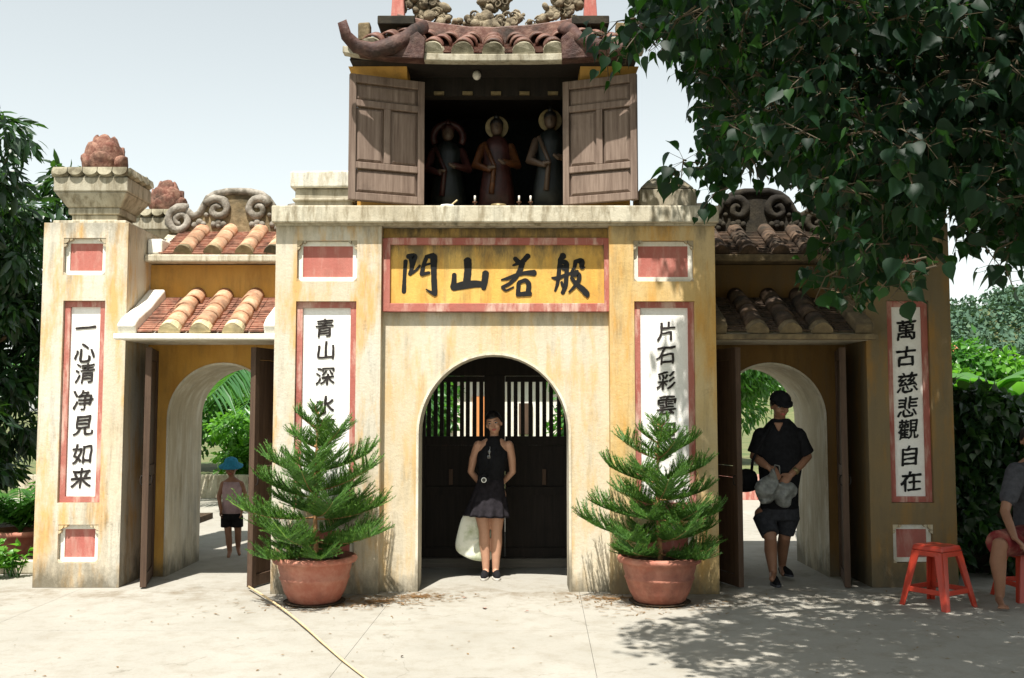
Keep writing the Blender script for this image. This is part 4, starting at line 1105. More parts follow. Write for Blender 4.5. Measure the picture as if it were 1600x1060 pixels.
# litter of brown needles on the ground about the pots
pos, dr, scl = [], [], []
for cx_, cy_, sp in ((-1.55, -.62, .5), (-1.1, -.45, .35), (1.2, -.65, .5), (.85, -.35, .3), (-.8, -.25, .25)):
    for i in range(260):
        a = rng.uniform(0, 6.28); r_ = abs(rng.normal()) * sp
        pos.append((cx_ + math.cos(a) * r_, cy_ + math.sin(a) * r_ * .45, .004)); dr.append((rng.normal(), rng.normal() * .6, 0)); scl.append(rng.uniform(.03, .09))
V, F = scatter(*NEEDLE, np.array(pos), np.array(dr), np.tile((0., 0., 1.), (len(pos), 1)), np.array(scl))
V[:, 2] += np.repeat(rng.uniform(0, .006, len(pos)), 4)
me = numpy_mesh('needle_litter', V, F); me.materials.append(M['needle_dry']); link('needle_litter', me, kind='stuff', label='scattered brown needles fallen round the pots', cat='litter')

pos, dr, scl = [], [], []
for i in range(260):
    pos.append((rng.uniform(-3.5, 4.5), rng.uniform(-3.4, .1), .006)); a = rng.uniform(0, 6.28); dr.append((math.cos(a), math.sin(a), rng.uniform(-.1, .3))); scl.append(rng.uniform(.008, .03))
V, F = scatter(*SIMPLE, np.array(pos), np.array(dr), np.tile((0., 0., 1.), (len(pos), 1)), np.array(scl))
me = numpy_mesh('leaf_litter', V, F); me.materials.append(M['needle_dry']); link('leaf_litter', me, kind='stuff', label='tiny brown leaf crumbs strewn over the concrete', cat='litter')
# bamboo stick and fallen leaves
a = Vector((-2.36, .06, .035)); b = Vector((-.80, -2.98, .012))
m = MB(); pts = []; rad = []
for i in range(25):
    t = i / 24; p = a.lerp(b, t); p.x += .035 * math.sin(t * 5) ; pts.append(p); rad.append(.0085 * (1 - .35 * t) + (.0015 if i % 4 == 0 else 0))
m.tube(pts, rad, 8).build('bamboo_stick', M['bamboo'], smooth=True, label='long thin bamboo stick lying across the sunlit concrete by the left pot', cat='stick')
fl = [(722, 936, 'reddish'), (758, 953, 'rust-red'), (827, 957, 'small brown'), (630, 1027, 'tiny dark')]
LABS = ['small red leaf lying nearest the arch on the concrete', 'rust-red fallen leaf before the woman on the concrete', 'small brown fallen leaf right of the rust-red one', 'tiny dark fallen leaf alone near the photo bottom edge']
for i, (u, v, _) in enumerate(fl):
    aa = (u - 800) / FOC; bb = (530 - v) / FOC; y = _c - _s * bb; z = _s + _c * bb; t = -CAMH / z
    X_, Y_ = aa * t, CAMY + y * t
    tv, tf = SIMPLE; sc_ = (.05, .075, .04, .03)[i]; an = i * 1.3 + .4
    V, F = scatter(tv, tf, np.array([(X_, Y_, .012)]), np.array([(math.cos(an), math.sin(an), 0)]), np.array([(0, 0, 1.)]), np.array([sc_]))
    me = numpy_mesh('fallen_leaf', V, F); me.materials.append(M['pot'] if i < 3 else M['soil']); link('fallen_leaf', me, label=LABS[i], cat='leaf', group='fallen leaves on the courtyard')

# ================================================================ people
def skinned(mb, name, mat, parent, voxel=.007, sm=3):
    me = mb.mesh(name, True); me.materials.append(mat)
    o = link(name, me, parent)
    r = o.modifiers.new('remesh', 'REMESH'); r.mode = 'VOXEL'; r.voxel_size = voxel; r.use_smooth_shade = True
    s = o.modifiers.new('smooth', 'SMOOTH'); s.factor = .5; s.iterations = sm
    return o
def hand(mb, wrist, fwd, palm_n, s=1.0, side=1, curl=.6, w=1.0):
    """palm, four unequal bent fingers and a thumb; palm_n points out of the palm"""
    f = Vector(fwd).normalized(); n = Vector(palm_n); n = (n - f * n.dot(f)).normalized(); x = f.cross(n) * side
    wr = Vector(wrist)
    mb.capsule([wr, wr + f * .035 * s, wr + f * .075 * s], [.024 * s * w, .034 * s * w, .036 * s * w], 10, .5, ref=n)
    for i, (off, L) in enumerate(((-.029, .062), (-.010, .074), (.010, .080), (.028, .072))):
        b = wr + f * .078 * s + x * off * s
        d = f.copy(); pts = [b - f * .03 * s, b]; rad = [.0095 * s, .0095 * s]
        for k, seg in enumerate((.44, .32, .24)):
            a = curl * (.5 + .45 * k) ; dd = (f * math.cos(a) + n * math.sin(a)).normalized(); b = b + dd * L * seg * s; pts.append(b); rad.append((.009 - .0008 * k) * s)
        mb.capsule(pts, rad, 8)
    b = wr + f * .022 * s + x * .026 * s
    p1 = b + (f * .6 + x * .7 + n * .25).normalized() * .035 * s; p2 = p1 + (f * .9 + x * .15 + n * .4).normalized() * .028 * s; p3 = p2 + (f * .9 - x * .1 + n * .5).normalized() * .022 * s
    mb.capsule([b, p1, p2, p3], [.013 * s, .0115 * s, .0105 * s, .009 * s], 8)
def head_parts(parent, mb, c, s, yaw=0, pitch=0, roll=0, hair=None, skin=None):
    """c = centre of the skull; the face looks to -y before the turns"""
    RM = Matrix.Rotation(yaw, 3, 'Z') @ Matrix.Rotation(roll, 3, 'Y') @ Matrix.Rotation(pitch, 3, 'X')
    c = Vector(c)
    def T(p): return c + RM @ (Vector(p) * s)
    def E(p, r): mb.ell(T(p), [q * s for q in r], 16, 10, RM)
    E((0, .005, .02), (.074, .092, .092)); E((0, -.022, -.035), (.060, .066, .068)); E((0, -.045, -.078), (.030, .028, .024))
    mb.capsule([T((0, -.083, .018)), T((0, -.094, -.008)), T((0, -.100, -.022))], [.007 * s, .009 * s, .012 * s], 8)
    for k in (-1, 1):
        E((k * .074, .008, -.008), (.012, .02, .032)); E((k * .036, -.058, -.028), (.024, .026, .024)); E((k * .03, -.072, .028), (.026, .012, .008)); E((k * .011, -.094, -.026), (.007, .008, .006))
    E((0, -.083, -.052), (.022, .010, .008))
    ew = MB(); ey = MB(); br = MB(); lp = MB()
    for k in (-1, 1):
        ew.ell(T((k * .031, -.0765, .009)), [q * s for q in (.0165, .010, .0065)], 12, 8, RM)
        ey.ell(T((k * .031, -.083, .009)), [q * s for q in (.0075, .006, .0065)], 10, 6, RM)
        ey.capsule([T((k * .015, -.085, .010)), T((k * .031, -.088, .0165)), T((k * .048, -.080, .013))], [.0016 * s, .0024 * s, .0018 * s], 6)
        br.capsule([T((k * .014, -.087, .029)), T((k * .032, -.086, .036)), T((k * .052, -.072, .032))], [.0028 * s, .0034 * s, .002 * s], 6)
    lp.capsule([T((-.021, -.086, -.052)), T((-.008, -.0945, -.0485)), T((.008, -.0945, -.0485)), T((.021, -.086, -.052))], [.0028 * s, .0045 * s, .0045 * s, .0028 * s], 8)
    lp.capsule([T((-.018, -.086, -.055)), T((0, -.094, -.0595)), T((.018, -.086, -.055))], [.003 * s, .0055 * s, .003 * s], 8)
    ew.build('eye_white', M['eyew'], parent, smooth=True); ey.build('eye', M['eye'], parent, smooth=True); br.build('eyebrow', M['hair'], parent, smooth=True); lp.build('lips', M['lip'], parent, smooth=True)
    return T, RM
def shell_hair(parent, T, RM, c, s, thick=.008, front=.052, low=-.06, name='hair', bun=True):
    """cap of hair wrapped over the skull, open at the face"""
    m = MB(); nu, nv = 28, 12; vs = []; ids = {}
    for i in range(nv + 1):
        ph = math.pi * .62 * i / nv
        for k in range(nu):
            a = 2 * math.pi * k / nu
            x, y, z = .080 * math.sin(ph) * math.cos(a), .005 + .100 * math.sin(ph) * math.sin(a), .022 + .100 * math.cos(ph)
            # hairline: higher over the face (y < 0)
            lim = front if y < -.05 else (front + (low - front) * min(1, (y + .05) / .08) if y < .03 else low)
            z = max(z, lim)
            vs.append(T((x, y, z)) + Vector((0, 0, .0015 * math.sin(k * 5))))
    fs = []
    for i in range(nv):
        for k in range(nu):
            k2 = (k + 1) % nu; fs.append((i * nu + k, (i + 1) * nu + k, (i + 1) * nu + k2, i * nu + k2))
    m.add(vs, fs)
    if bun:
        m.ell(T((0, .095, .045)), [q * s for q in (.04, .045, .045)], 12, 8)
    o = m.build(name, M['hair'], parent, smooth=True)
    if not bun: pass
    sdf = o.modifiers.new('solid', 'SOLIDIFY'); sdf.thickness = thick * s; sdf.offset = 1
    return o
def shoe(mb, sole, heel, L, w=.045, h=.07):
    hx, hy, hz = heel; d = L[0:2]; d = Vector((d[0], d[1], 0)).normalized(); ln = Vector((L[0], L[1], 0)).length
    H = Vector((hx, hy, hz))
    pts = [H + d * ln * t for t in (.0, .2, .5, .8, 1.0)]
    mb.capsule([p + Vector((0, 0, z)) for p, z in zip(pts, (.038, .045, .038, .030, .026))], [.034, .040, .038, .036, .024], 12, 1)
    for p, t in zip(pts, range(5)): pass
    s = Vector((-d.y, d.x, 0)); n = 20
    out = []
    for i in range(n):
        a = 2 * math.pi * i / n; t = .5 - .5 * math.cos(a); wd = w * (1.0 if t > .5 else .82)
        q = H + d * (-.035 + (ln + .065) * t) + s * wd * math.sin(a); out.append((q.x, q.y))
    sole.prism(out, 'z', hz + .002, hz + .022)

# ---- woman in the middle arch
WX, WY = -.205, .74
wo = empty('person', (WX, WY, 0), 'young woman in black halter top and dark short skirt standing with hands behind her back', 'person')
bd = MB()
lean = lambda z: WX - .012 + .045 * max(0, (z - .8) / .6) - (.015 if .45 < z < .8 else 0)
for s in (-1, 1):
    bd.capsule([(WX + s * .078 - .012, WY, .80), (WX + s * .073 - .012, WY - .005, .62), (WX + s * .060 - .004, WY - .01, .45), (WX + s * .058 - .002, WY + .012, .33), (WX + s * .050, WY + .01, .18), (WX + s * .047, WY + .01, .07)],
               [.085, .076, .054, .055, .041, .033], 14)
    bd.capsule([(WX + s * .047, WY + .01, .06), (WX + s * .05, WY - .09, .035)], [.034, .026], 10)
    sh = Vector((lean(1.3) + s * .150, WY, 1.272)); el = Vector((lean(1.05) + s * .205 + (.0 if s > 0 else -.0), WY + .085, 1.01)); wr = Vector((lean(.9) + s * .075, WY + .165, .86))
    bd.capsule([sh, sh.lerp(el, .5) + Vector((s * .010, 0, 0)), el, el.lerp(wr, .4), wr], [.046, .041, .034, .032, .023], 12)
    hand(bd, wr, (-s * .9, .1, -.35), (0, 1, 0), .9, side=s, curl=.7)
cx = lean
bd.rings([(cx(.78), WY, .76, .13, .10), (cx(.85), WY, .86, .145, .105), (cx(.95), WY, .98, .108, .082), (cx(1.1), WY, 1.10, .125, .095), (cx(1.2), WY, 1.2, .140, .095), (cx(1.28), WY, 1.28, .150, .075), (cx(1.32), WY + .005, 1.325, .105, .058), (cx(1.35), WY + .005, 1.35, .05, .045)], 20)
hc = Vector((lean(1.5) - .012, WY - .012, 1.485))
bd.capsule([(cx(1.3), WY + .008, 1.30), (cx(1.38), WY + .004, 1.37), (hc.x + .004, WY, 1.43)], [.050, .043, .044], 12)
T, RM = head_parts(wo, bd, hc, .97, yaw=R(-6), pitch=R(6), roll=R(-11))
skinned(bd, 'body', M['skin'], wo, .0065, 3)
hr = shell_hair(wo, T, RM, hc, .97, front=.066, low=-.065)
# halter top
tp = MB()
fold = lambda a, i: 1 + .018 * math.sin(5 * a + i * 1.3)
tp.rings([(cx(.9), WY, .93, .122, .098), (cx(.98), WY, .99, .124, .098), (cx(1.05), WY, 1.06, .133, .106), (cx(1.13), WY - .006, 1.14, .146, .118), (cx(1.2), WY, 1.20, .142, .112), (cx(1.25), WY, 1.25, .118, .096), (cx(1.3), WY, 1.30, .088, .078), (cx(1.34), WY + .003, 1.335, .066, .062), (cx(1.36), WY + .005, 1.36, .054, .054)], 36, False, fold)
o = tp.build('halter_top', M['black'], wo, smooth=True); sd_ = o.modifiers.new('solid', 'SOLIDIFY'); sd_.thickness = .004; sd_.offset = 1
# pleated skirt
sk = MB()
def pleat(a, i): return 1 + (.012 + .010 * i) * math.sin(13 * a + .6 * math.sin(3 * a)) * (i / 7)
hx = WX - .045
rs_ = []
for i, (z, rx, ry) in enumerate(((.955, .124, .100), (.90, .135, .108), (.84, .152, .122), (.78, .170, .138), (.72, .186, .152), (.665, .200, .165), (.615, .213, .176), (.59, .218, .18))):
    rs_.append((cx(.95) + (hx - cx(.95)) * i / 7, WY, z, rx, ry))
sk.rings(rs_, 130, False, pleat)
sk.v = [(x, y, z + .05 * (-(x - hx)) * max(0, (.9 - z) / .3)) for x, y, z in sk.v]
o = sk.build('skirt', M['charcoal'], wo, smooth=True); sd_ = o.modifiers.new('solid', 'SOLIDIFY'); sd_.thickness = .004
shm, slm = MB(), MB()
for s in (-1, 1): shoe(shm, slm, (WX + s * .048, WY + .035, 0), (s * .018, -.19, 0), .043)
skinned(shm, 'shoes', M['black'], wo, .006, 2); slm.build('shoe_soles', M['rubber'], wo, bevel=.003)
# camera on a strap
cc = Vector(w3(757, 750, WY - .19))
ce = empty('camera', tuple(cc), 'small black camera with silver lens hanging from the neck of the woman', 'camera')
MB().box(cc.x - .055, cc.x + .05, cc.y - .0, cc.y + .04, cc.z - .035, cc.z + .032).box(cc.x - .02, cc.x + .02, cc.y + .002, cc.y + .035, cc.z + .032, cc.z + .046).build('camera_body', M['black'], ce, bevel=.005)
MB().tube([(cc.x - .005, cc.y, cc.z), (cc.x - .005, cc.y - .035, cc.z)], .026, 20).build('lens_ring', M['metal'], ce, smooth=False, bevel=.002)
MB().tube([(cc.x - .005, cc.y - .036, cc.z), (cc.x - .005, cc.y - .038, cc.z)], .018, 20).build('lens_glass', M['lens'], ce)
st = MB()
for s in (-1, 1):
    st.tube([(cx(1.33) + s * .055, WY + .0, 1.352), (cx(1.25) + s * .035 - .005, WY - .105, 1.24), (cx(1.1) + s * .012 - .01, WY - .132, 1.1), (cc.x + s * .05, cc.y + .02, cc.z + .03)], .005, 6)
st.build('neck_strap', M['black'], ce, smooth=True)
sg = Vector(w3(764, 708, WY - .125)); se = empty('sunglasses', tuple(sg), 'dark sunglasses hooked in the neckline of the black top', 'sunglasses')
gl = MB()
for k in (-1, 1): gl.ell((sg.x + k * .004, sg.y, sg.z - .014 + k * .024), (.018, .004, .02), 14, 8)
gl.build('dark_lenses', M['lens'], se, smooth=True)
MB().tube([(sg.x + .01, sg.y - .003, sg.z + .06), (sg.x + .004, sg.y - .005, sg.z + .0), (sg.x + .01, sg.y - .003, sg.z - .05)], .003, 6).build('glasses_frame', M['metal'], se, smooth=True)
# tote bag held behind her
te = empty('tote_bag', (-.42, WY + .2, .2), 'pale cloth tote bag with green print hanging behind the legs of the woman', 'bag')
bg_ = MB(); pts = []
outl = [(724, 792), (715, 828), (708, 857), (716, 866), (733, 875), (750, 879), (768, 878), (772, 868), (776, 845), (782, 820), (785, 797), (765, 787)]
P2 = [W(u, v, WY + .05) for u, v in outl]
cxx = sum(p[0] for p in P2) / len(P2); czz = sum(p[1] for p in P2) / len(P2)
vs = []; fs = []; n = len(P2)
for lay, (k, y) in enumerate(((.0, -.03), (.7, -.028), (.93, -.018), (1, 0), (.93, .018), (.7, .028), (0, .03))):
    for j, p in enumerate(P2): vs.append((cxx + (p[0] - cxx) * k, WY + .05 + y + .012 * math.sin(j * 2.1 + lay), czz + (p[1] - czz) * k))
for l in range(6):
    for j in range(n): j2 = (j + 1) % n; fs.append((l * n + j, l * n + j2, (l + 1) * n + j2, (l + 1) * n + j))
bg_.add(vs, fs); o = bg_.build('bag_body', M['print'], te, smooth=True); ss = o.modifiers.new('sub', 'SUBSURF'); ss.levels = 2; ss.render_levels = 2
MB().tube([Vector((*W(735, 792, 0)[:1], WY + .2, .70)), Vector((-.26, WY + .22, .83)), Vector((-.18, WY + .21, .86)), Vector((-.13, WY + .22, .82)), Vector((-.05, WY + .2, .70))], .008, 6).build('bag_strap', M['board'], te, smooth=True)

# ---- man walking through the right doorway
MY = .40
def mp(u, v, dy=0): return w3(u, v, MY + dy)
me_ = empty('person', (mp(1215, 912).x, MY, 0), 'man in black v-neck shirt, cap and dark shorts walking out of the right doorway', 'person')
b = MB()
hipR, hipL = mp(1194, 806, .1), mp(1232, 806, .1)
kR, kL = mp(1204, 842, -.02), mp(1226, 838, .12); aR, aL = mp(1208, 896, .02), mp(1222, 884, .38)
b.capsule([hipR, hipR.lerp(kR, .6), kR, kR.lerp(aR, .35) + Vector((0, .03, 0)), aR], [.095, .075, .058, .06, .036], 14)
b.capsule([hipL, hipL.lerp(kL, .6), kL, kL.lerp(aL, .35) + Vector((0, .03, 0)), aL], [.095, .075, .058, .058, .036], 14)
b.capsule([aR, mp(1206, 905, -.12)], [.036, .028], 10); b.capsule([aL, mp(1224, 897, .26)], [.036, .028], 10)
tc = lambda v, du=0: mp(1218 + du, v, .08)
b.rings([(tc(800).x, MY + .08, tc(800).z, .17, .12), (tc(760).x, MY + .08, tc(760).z, .165, .12), (tc(720).x, MY + .07, tc(720).z, .185, .125), (tc(690).x, MY + .06, tc(692).z, .19, .12), (tc(668).x, MY + .05, tc(673).z, .165, .09), (tc(655).x, MY + .04, tc(658).z, .09, .07)], 20)
for s, (S_, E_, W_) in {-1: (mp(1189, 681, .05), mp(1178, 714, .06), mp(1200, 730, -.14)), 1: (mp(1247, 681, .05), mp(1262, 714, .08), mp(1236, 742, -.10))}.items():
    b.capsule([S_, S_.lerp(E_, .5), E_, E_.lerp(W_, .45), W_], [.062, .052, .043, .042, .029], 12)
    hand(b, W_, (-s * .75, -.3, -.6), (0, .7, -.7) if s < 0 else (0, .8, -.4), 1.05, side=-s, curl=.75)
hcm = mp(1219, 634, -.01)
b.capsule([mp(1218, 668, .06), mp(1218, 655, .03), hcm + Vector((0, .02, -.05))], [.062, .056, .055], 12)
T, RM = head_parts(me_, b, hcm, 1.06, yaw=R(4), pitch=R(16))
skinned(b, 'body', M['skin_d'], me_, .0075, 3)
shell_hair(me_, T, RM, hcm, 1.06, front=.05, low=-.045, bun=False)
cap = MB(); vs = []
cap.v = []; nu = 24
for i in range(8):
    ph = math.pi * .5 * i / 7
    for k in range(nu):
        a = 2 * math.pi * k / nu; vs.append(T((.088 * math.sin(ph) * math.cos(a), .004 + .106 * math.sin(ph) * math.sin(a), .045 + .085 * math.cos(ph))))
cap.add(vs, [(i * nu + k, (i + 1) * nu + k, (i + 1) * nu + (k + 1) % nu, i * nu + (k + 1) % nu) for i in range(7) for k in range(nu)])
brim = []; 
for k in range(11):
    a = math.pi * k / 10; brim.append((.078 * math.cos(a), -.06 - .115 * math.sin(a)))
cap.add([T((x, y, .045 - .25 * (abs(y) - .06) * .5)) for x, y in brim] + [T((x, y, .054 - .25 * (abs(y) - .06) * .5)) for x, y in brim], [tuple(range(11)), tuple(range(21, 10, -1))] + [(i, i + 11, i + 12, i + 1) for i in range(10)])
o = cap.build('cap', M['black'], me_, smooth=True); sd_ = o.modifiers.new('solid', 'SOLIDIFY'); sd_.thickness = .006; sd_.offset = 1
sh = MB()
def fo(a, i): return 1 + .02 * math.sin(6 * a + i * 2) + .012 * math.sin(11 * a - i)
sh.rings([(tc(808).x, MY + .08, tc(795).z, .182, .135), (tc(770).x, MY + .08, tc(765).z, .175, .13), (tc(735).x, MY + .07, tc(735).z, .20, .148), (tc(700).x, MY + .06, tc(692).z, .208, .138), (tc(676).x, MY + .05, tc(674).z, .186, .112), (tc(664).x, MY + .045, tc(662).z, .13, .09), (tc(657).x, MY + .045, tc(654).z, .08, .072)], 36, True, fo)
for s, (S_, E_) in {-1: (mp(1189, 681, .05), mp(1178, 714, .06)), 1: (mp(1247, 681, .05), mp(1262, 714, .08))}.items():
    sh.capsule([S_, S_.lerp(E_, .5)], [.078, .070], 16).tube([S_, S_.lerp(E_, .5), S_.lerp(E_, .85)], [.074, .074, .078], 16)
skinned(sh, 'shirt', M['black'], me_, .009, 2)
# v neck showing the chest
vn = mp(1218, 668, -.085)
MB().prism([(vn.x - .045, vn.z + .045), (vn.x + .045, vn.z + .045), (vn.x, vn.z - .05)], 'y', MY - .060, MY - .04).build('neckline', M['skin_d'], me_, bevel=.01)
so = MB()
so.rings([(tc(800).x, MY + .09, tc(790).z, .185, .14), (tc(806).x, MY + .09, tc(812).z, .19, .14)], 24, True)
so.tube([hipR, hipR.lerp(kR, .45), kR + Vector((0, 0, .04))], [.11, .094, .086], 18); so.tube([hipL, hipL.lerp(kL, .45), kL + Vector((0, 0, .02))], [.11, .094, .086], 18)
skinned(so, 'shorts', M['shorts'], me_, .010, 2)
s1, s2 = MB(), MB()
hR = mp(1209, 903, .03); shoe(s1, s2, (hR.x, hR.y + .02, .0), (-.02, -.23, 0), .05)
hL = mp(1221, 893, .40); q = MB(); q2 = MB(); shoe(q, q2, (hL.x, hL.y, .035), (.03, -.22, 0), .05); s1.add(q.v, q.f); s2.add(q2.v, q2.f)
skinned(s1, 'shoes', M['black'], me_, .007, 2); s2.build('shoe_soles', M['grey'], me_, bevel=.003)
wp = mp(1243, 736, -.07); MB().tube([wp + Vector((.012, .0, .012)), wp + Vector((-.012, -.008, -.012))], .034, 16).build('wristwatch', M['gold'], me_, smooth=True)
be = empty('plastic_bag', tuple(mp(1205, 770, -.18)), 'pale plastic bag carried at the waist by the walking man', 'bag')
pb = MB(); pc = mp(1197, 768, -.15)
pb.ell(pc, (.105, .06, .135), 20, 14); pb.ell(mp(1226, 772, -.12), (.10, .05, .12), 18, 12); pb.capsule([pc + Vector((.04, 0, .1)), mp(1210, 735, -.2)], [.05, .02], 10)
pb.rough(.05, 11, 3); skinned(pb, 'bag_body', M['plastic_bag'], be, .012, 1)
hm = MB(); c0 = mp(1210, 735, -.2); hm.tube([c0, c0 + Vector((.0, -.02, .05)), c0 + Vector((.04, -.02, .04)), c0 + Vector((.05, 0, -.03))], .006, 6).build('bag_handle', M['plastic_bag'], be, smooth=True)
kb = mp(1166, 752, .1); ke = empty('shoulder_bag', tuple(kb), 'dark shoulder bag at the hip of the walking man', 'bag')
q = MB().ell(kb, (.12, .09, .11), 18, 12).rough(.02, 8, 2); q.build('bag_body', M['black'], ke, smooth=True)
MB().tube([kb + Vector((.05, 0, .08)), mp(1176, 720, -.06), mp(1190, 690, -.085), mp(1205, 664, -.03), mp(1215, 660, .06)], .016, 6, True, .4).build('bag_strap', M['black'], ke, smooth=True)

# ---- child beyond the left doorway
CY_ = 2.15
def cp(u, v, dy=0): return w3(u, v, CY_ + dy)
ch = empty('person', (cp(362, 870).x, CY_, 0), 'small child in a blue sun hat and pale sleeveless top beyond the left doorway', 'person')
b = MB()
for h, k, a, t in ((cp(355, 808), cp(357, 836, -.02), cp(359, 862, .0), cp(357, 870, -.10)), (cp(371, 808), cp(372, 834, .03), cp(372, 856, .12), cp(374, 866, .04))):
    b.capsule([h, k, k.lerp(a, .4), a], [.052, .036, .036, .025], 12); b.capsule([a, t], [.026, .02], 8)
b.rings([(cp(363, 806).x, CY_, cp(0, 806).z, .09, .075), (cp(363, 785).x, CY_, cp(0, 785).z, .085, .07), (cp(363, 765).x, CY_, cp(0, 765).z, .1, .072), (cp(363, 752).x, CY_, cp(0, 752).z, .1, .055), (cp(363, 746).x, CY_, cp(0, 746).z, .04, .04)], 18)
for s, S_, E_, W_ in ((-1, cp(349, 756), cp(342, 776, .0), cp(345, 797, -.1)), (1, cp(377, 756), cp(384, 776, .02), cp(378, 797, -.08))):
    b.capsule([S_, E_, W_], [.032, .026, .019], 10); hand(b, W_, (0, -.3, -1), (-s, 0, 0), .62, side=s, curl=.6)
hcc = cp(361, 731, -.01)
b.capsule([cp(363, 752), hcc + Vector((0, 0, -.04))], [.034, .034], 10)
T, RM = head_parts(ch, b, hcc, .86, yaw=R(8), pitch=R(14))
skinned(b, 'body', M['skin_d'], ch, .007, 2)
shell_hair(ch, T, RM, hcc, .86, front=.05, low=-.07, bun=False)
ht = MB(); nu = 28; vs = []
prof = [(0, .118), (.04, .114), (.075, .095), (.09, .06), (.094, .04), (.125, .018), (.155, .002)]
for r_, z_ in prof:
    for k in range(nu):
        a = 2 * math.pi * k / nu; wv = .004 * math.sin(3 * a) if r_ > .1 else 0
        vs.append(T((r_ * math.cos(a), .003 + r_ * 1.06 * math.sin(a), z_ + .02 + wv)))
ht.add(vs, [(i * nu + k, (i + 1) * nu + k, (i + 1) * nu + (k + 1) % nu, i * nu + (k + 1) % nu) for i in range(len(prof) - 1) for k in range(nu)])
o = ht.build('sun_hat', M['blue'], ch, smooth=True); sd_ = o.modifiers.new('solid', 'SOLIDIFY'); sd_.thickness = .005
tp = MB(); tp.rings([(cp(363, 800).x, CY_, cp(0, 802).z, .115, .095), (cp(363, 780).x, CY_, cp(0, 780).z, .102, .085), (cp(363, 764).x, CY_, cp(0, 764).z, .108, .083), (cp(363, 754).x, CY_, cp(0, 753).z, .09, .062)], 30, False, fo)
o = tp.build('sleeveless_top', M['pinkcloth'], ch, smooth=True); sd_ = o.modifiers.new('solid', 'SOLIDIFY'); sd_.thickness = .005; sd_.offset = 1
so = MB().rings([(cp(363, 798).x, CY_, cp(0, 797).z, .105, .088), (cp(363, 812).x, CY_, cp(0, 812).z, .112, .09)], 20, True)
for u in (354, 371): so.tube([cp(u, 806), cp(u, 824)], [.064, .064], 14)
skinned(so, 'shorts', M['black'], ch, .009, 1)

# ---- seated person at the right edge, on a low stool
SY = -.75
def sp(u, v, dy=0): return w3(u, v, SY + dy)
se = empty('person', (sp(1612, 940).x, SY + .3, 0), 'barefoot seated person in grey shirt and red patterned shorts at the right edge', 'person')
b = MB()
knee = sp(1562, 852, -.02); ank = sp(1562, 930, .06); hipp = sp(1606, 842, .42)
b.capsule([hipp, hipp.lerp(knee, .5), knee, knee.lerp(ank, .35) + Vector((.0, .03, 0)), knee.lerp(ank, .75), ank], [.10, .085, .062, .066, .045, .038], 14)
b.capsule([ank + Vector((0, .02, -.035)), ank + Vector((-.03, -.08, -.05)), ank + Vector((-.05, -.15, -.062))], [.036, .032, .022], 10, .8)
for i in range(5): b.capsule([ank + Vector((-.03 - .014 * i + .02, -.13, -.066)), ank + Vector((-.045 - .016 * i + .02, -.185 + .006 * i, -.072))], [.013, .011 if i else .012], 8)
k2 = sp(1622, 850, -.03); a2 = sp(1626, 935, .0); h2 = sp(1636, 842, .42)
b.capsule([h2, h2.lerp(k2, .5), k2, k2.lerp(a2, .35), a2], [.10, .085, .062, .064, .038], 14); b.capsule([a2 + Vector((0, .02, -.03)), a2 + Vector((.02, -.15, -.055))], [.036, .024], 10)
b.rings([(sp(1622, 840, .45).x, SY + .45, hipp.z - .04, .18, .14), (sp(1620, 800, .42).x, SY + .42, sp(0, 800, .42).z, .16, .12), (sp(1617, 750, .36).x, SY + .36, sp(0, 750, .36).z, .18, .12), (sp(1615, 728, .33).x, SY + .33, sp(0, 728, .33).z, .17, .085), (sp(1614, 715, .31).x, SY + .31, sp(0, 714, .31).z, .06, .055)], 20)
S_, E_, W_ = sp(1584, 738, .3), sp(1570, 800, .2), sp(1585, 840, -.05)
b.capsule([S_, S_.lerp(E_, .5), E_, E_.lerp(W_, .5), W_], [.058, .048, .040, .036, .027], 12); hand(b, W_, (.35, -.45, -.5), (0, -.3, -1), 1.0, side=1, curl=.5)
S_, E_, W_ = sp(1650, 738, .3), sp(1662, 800, .2), sp(1630, 842, -.05)
b.capsule([S_, E_, W_], [.058, .042, .027], 12); hand(b, W_, (-.35, -.45, -.5), (0, -.3, -1), 1.0, side=-1, curl=.5)
hs_ = sp(1612, 688, .25); b.capsule([sp(1614, 722, .32), hs_ + Vector((0, .02, -.05))], [.055, .052], 12)
T, RM = head_parts(se, b, hs_, 1.05, yaw=R(-18), pitch=R(8))
skinned(b, 'body', M['skin_d'], se, .0075, 3)
shell_hair(se, T, RM, hs_, 1.05, front=.05, low=-.05, bun=False)
sh = MB(); sh.rings([(sp(1622, 838, .44).x, SY + .45, hipp.z - .0, .20, .165), (sp(1620, 800, .42).x, SY + .42, sp(0, 800, .42).z, .19, .15), (sp(1617, 755, .36).x, SY + .36, sp(0, 755, .36).z, .205, .145), (sp(1615, 733, .33).x, SY + .33, sp(0, 733, .33).z, .195, .11), (sp(1614, 720, .31).x, SY + .31, sp(0, 720, .31).z, .09, .075)], 30, True, fo)
sh.capsule([sp(1588, 738, .3), sp(1576, 778, .24)], [.086, .075], 16).capsule([sp(1646, 738, .3), sp(1658, 778, .24)], [.086, .075], 16)
skinned(sh, 'shirt', M['grey'], se, .010, 2)
so = MB(); so.rings([(sp(1622, 838, .44).x, SY + .44, hipp.z - .12, .19, .17), (sp(1622, 838, .44).x, SY + .44, hipp.z + .06, .2, .17)], 20)
so.tube([hipp, hipp.lerp(knee, .55), knee + Vector((0, .03, .01))], [.13, .12, .105], 16).tube([h2, h2.lerp(k2, .55), k2 + Vector((0, .03, .01))], [.13, .12, .105], 16)
skinned(so, 'shorts', M['redcloth'], se, .010, 2)

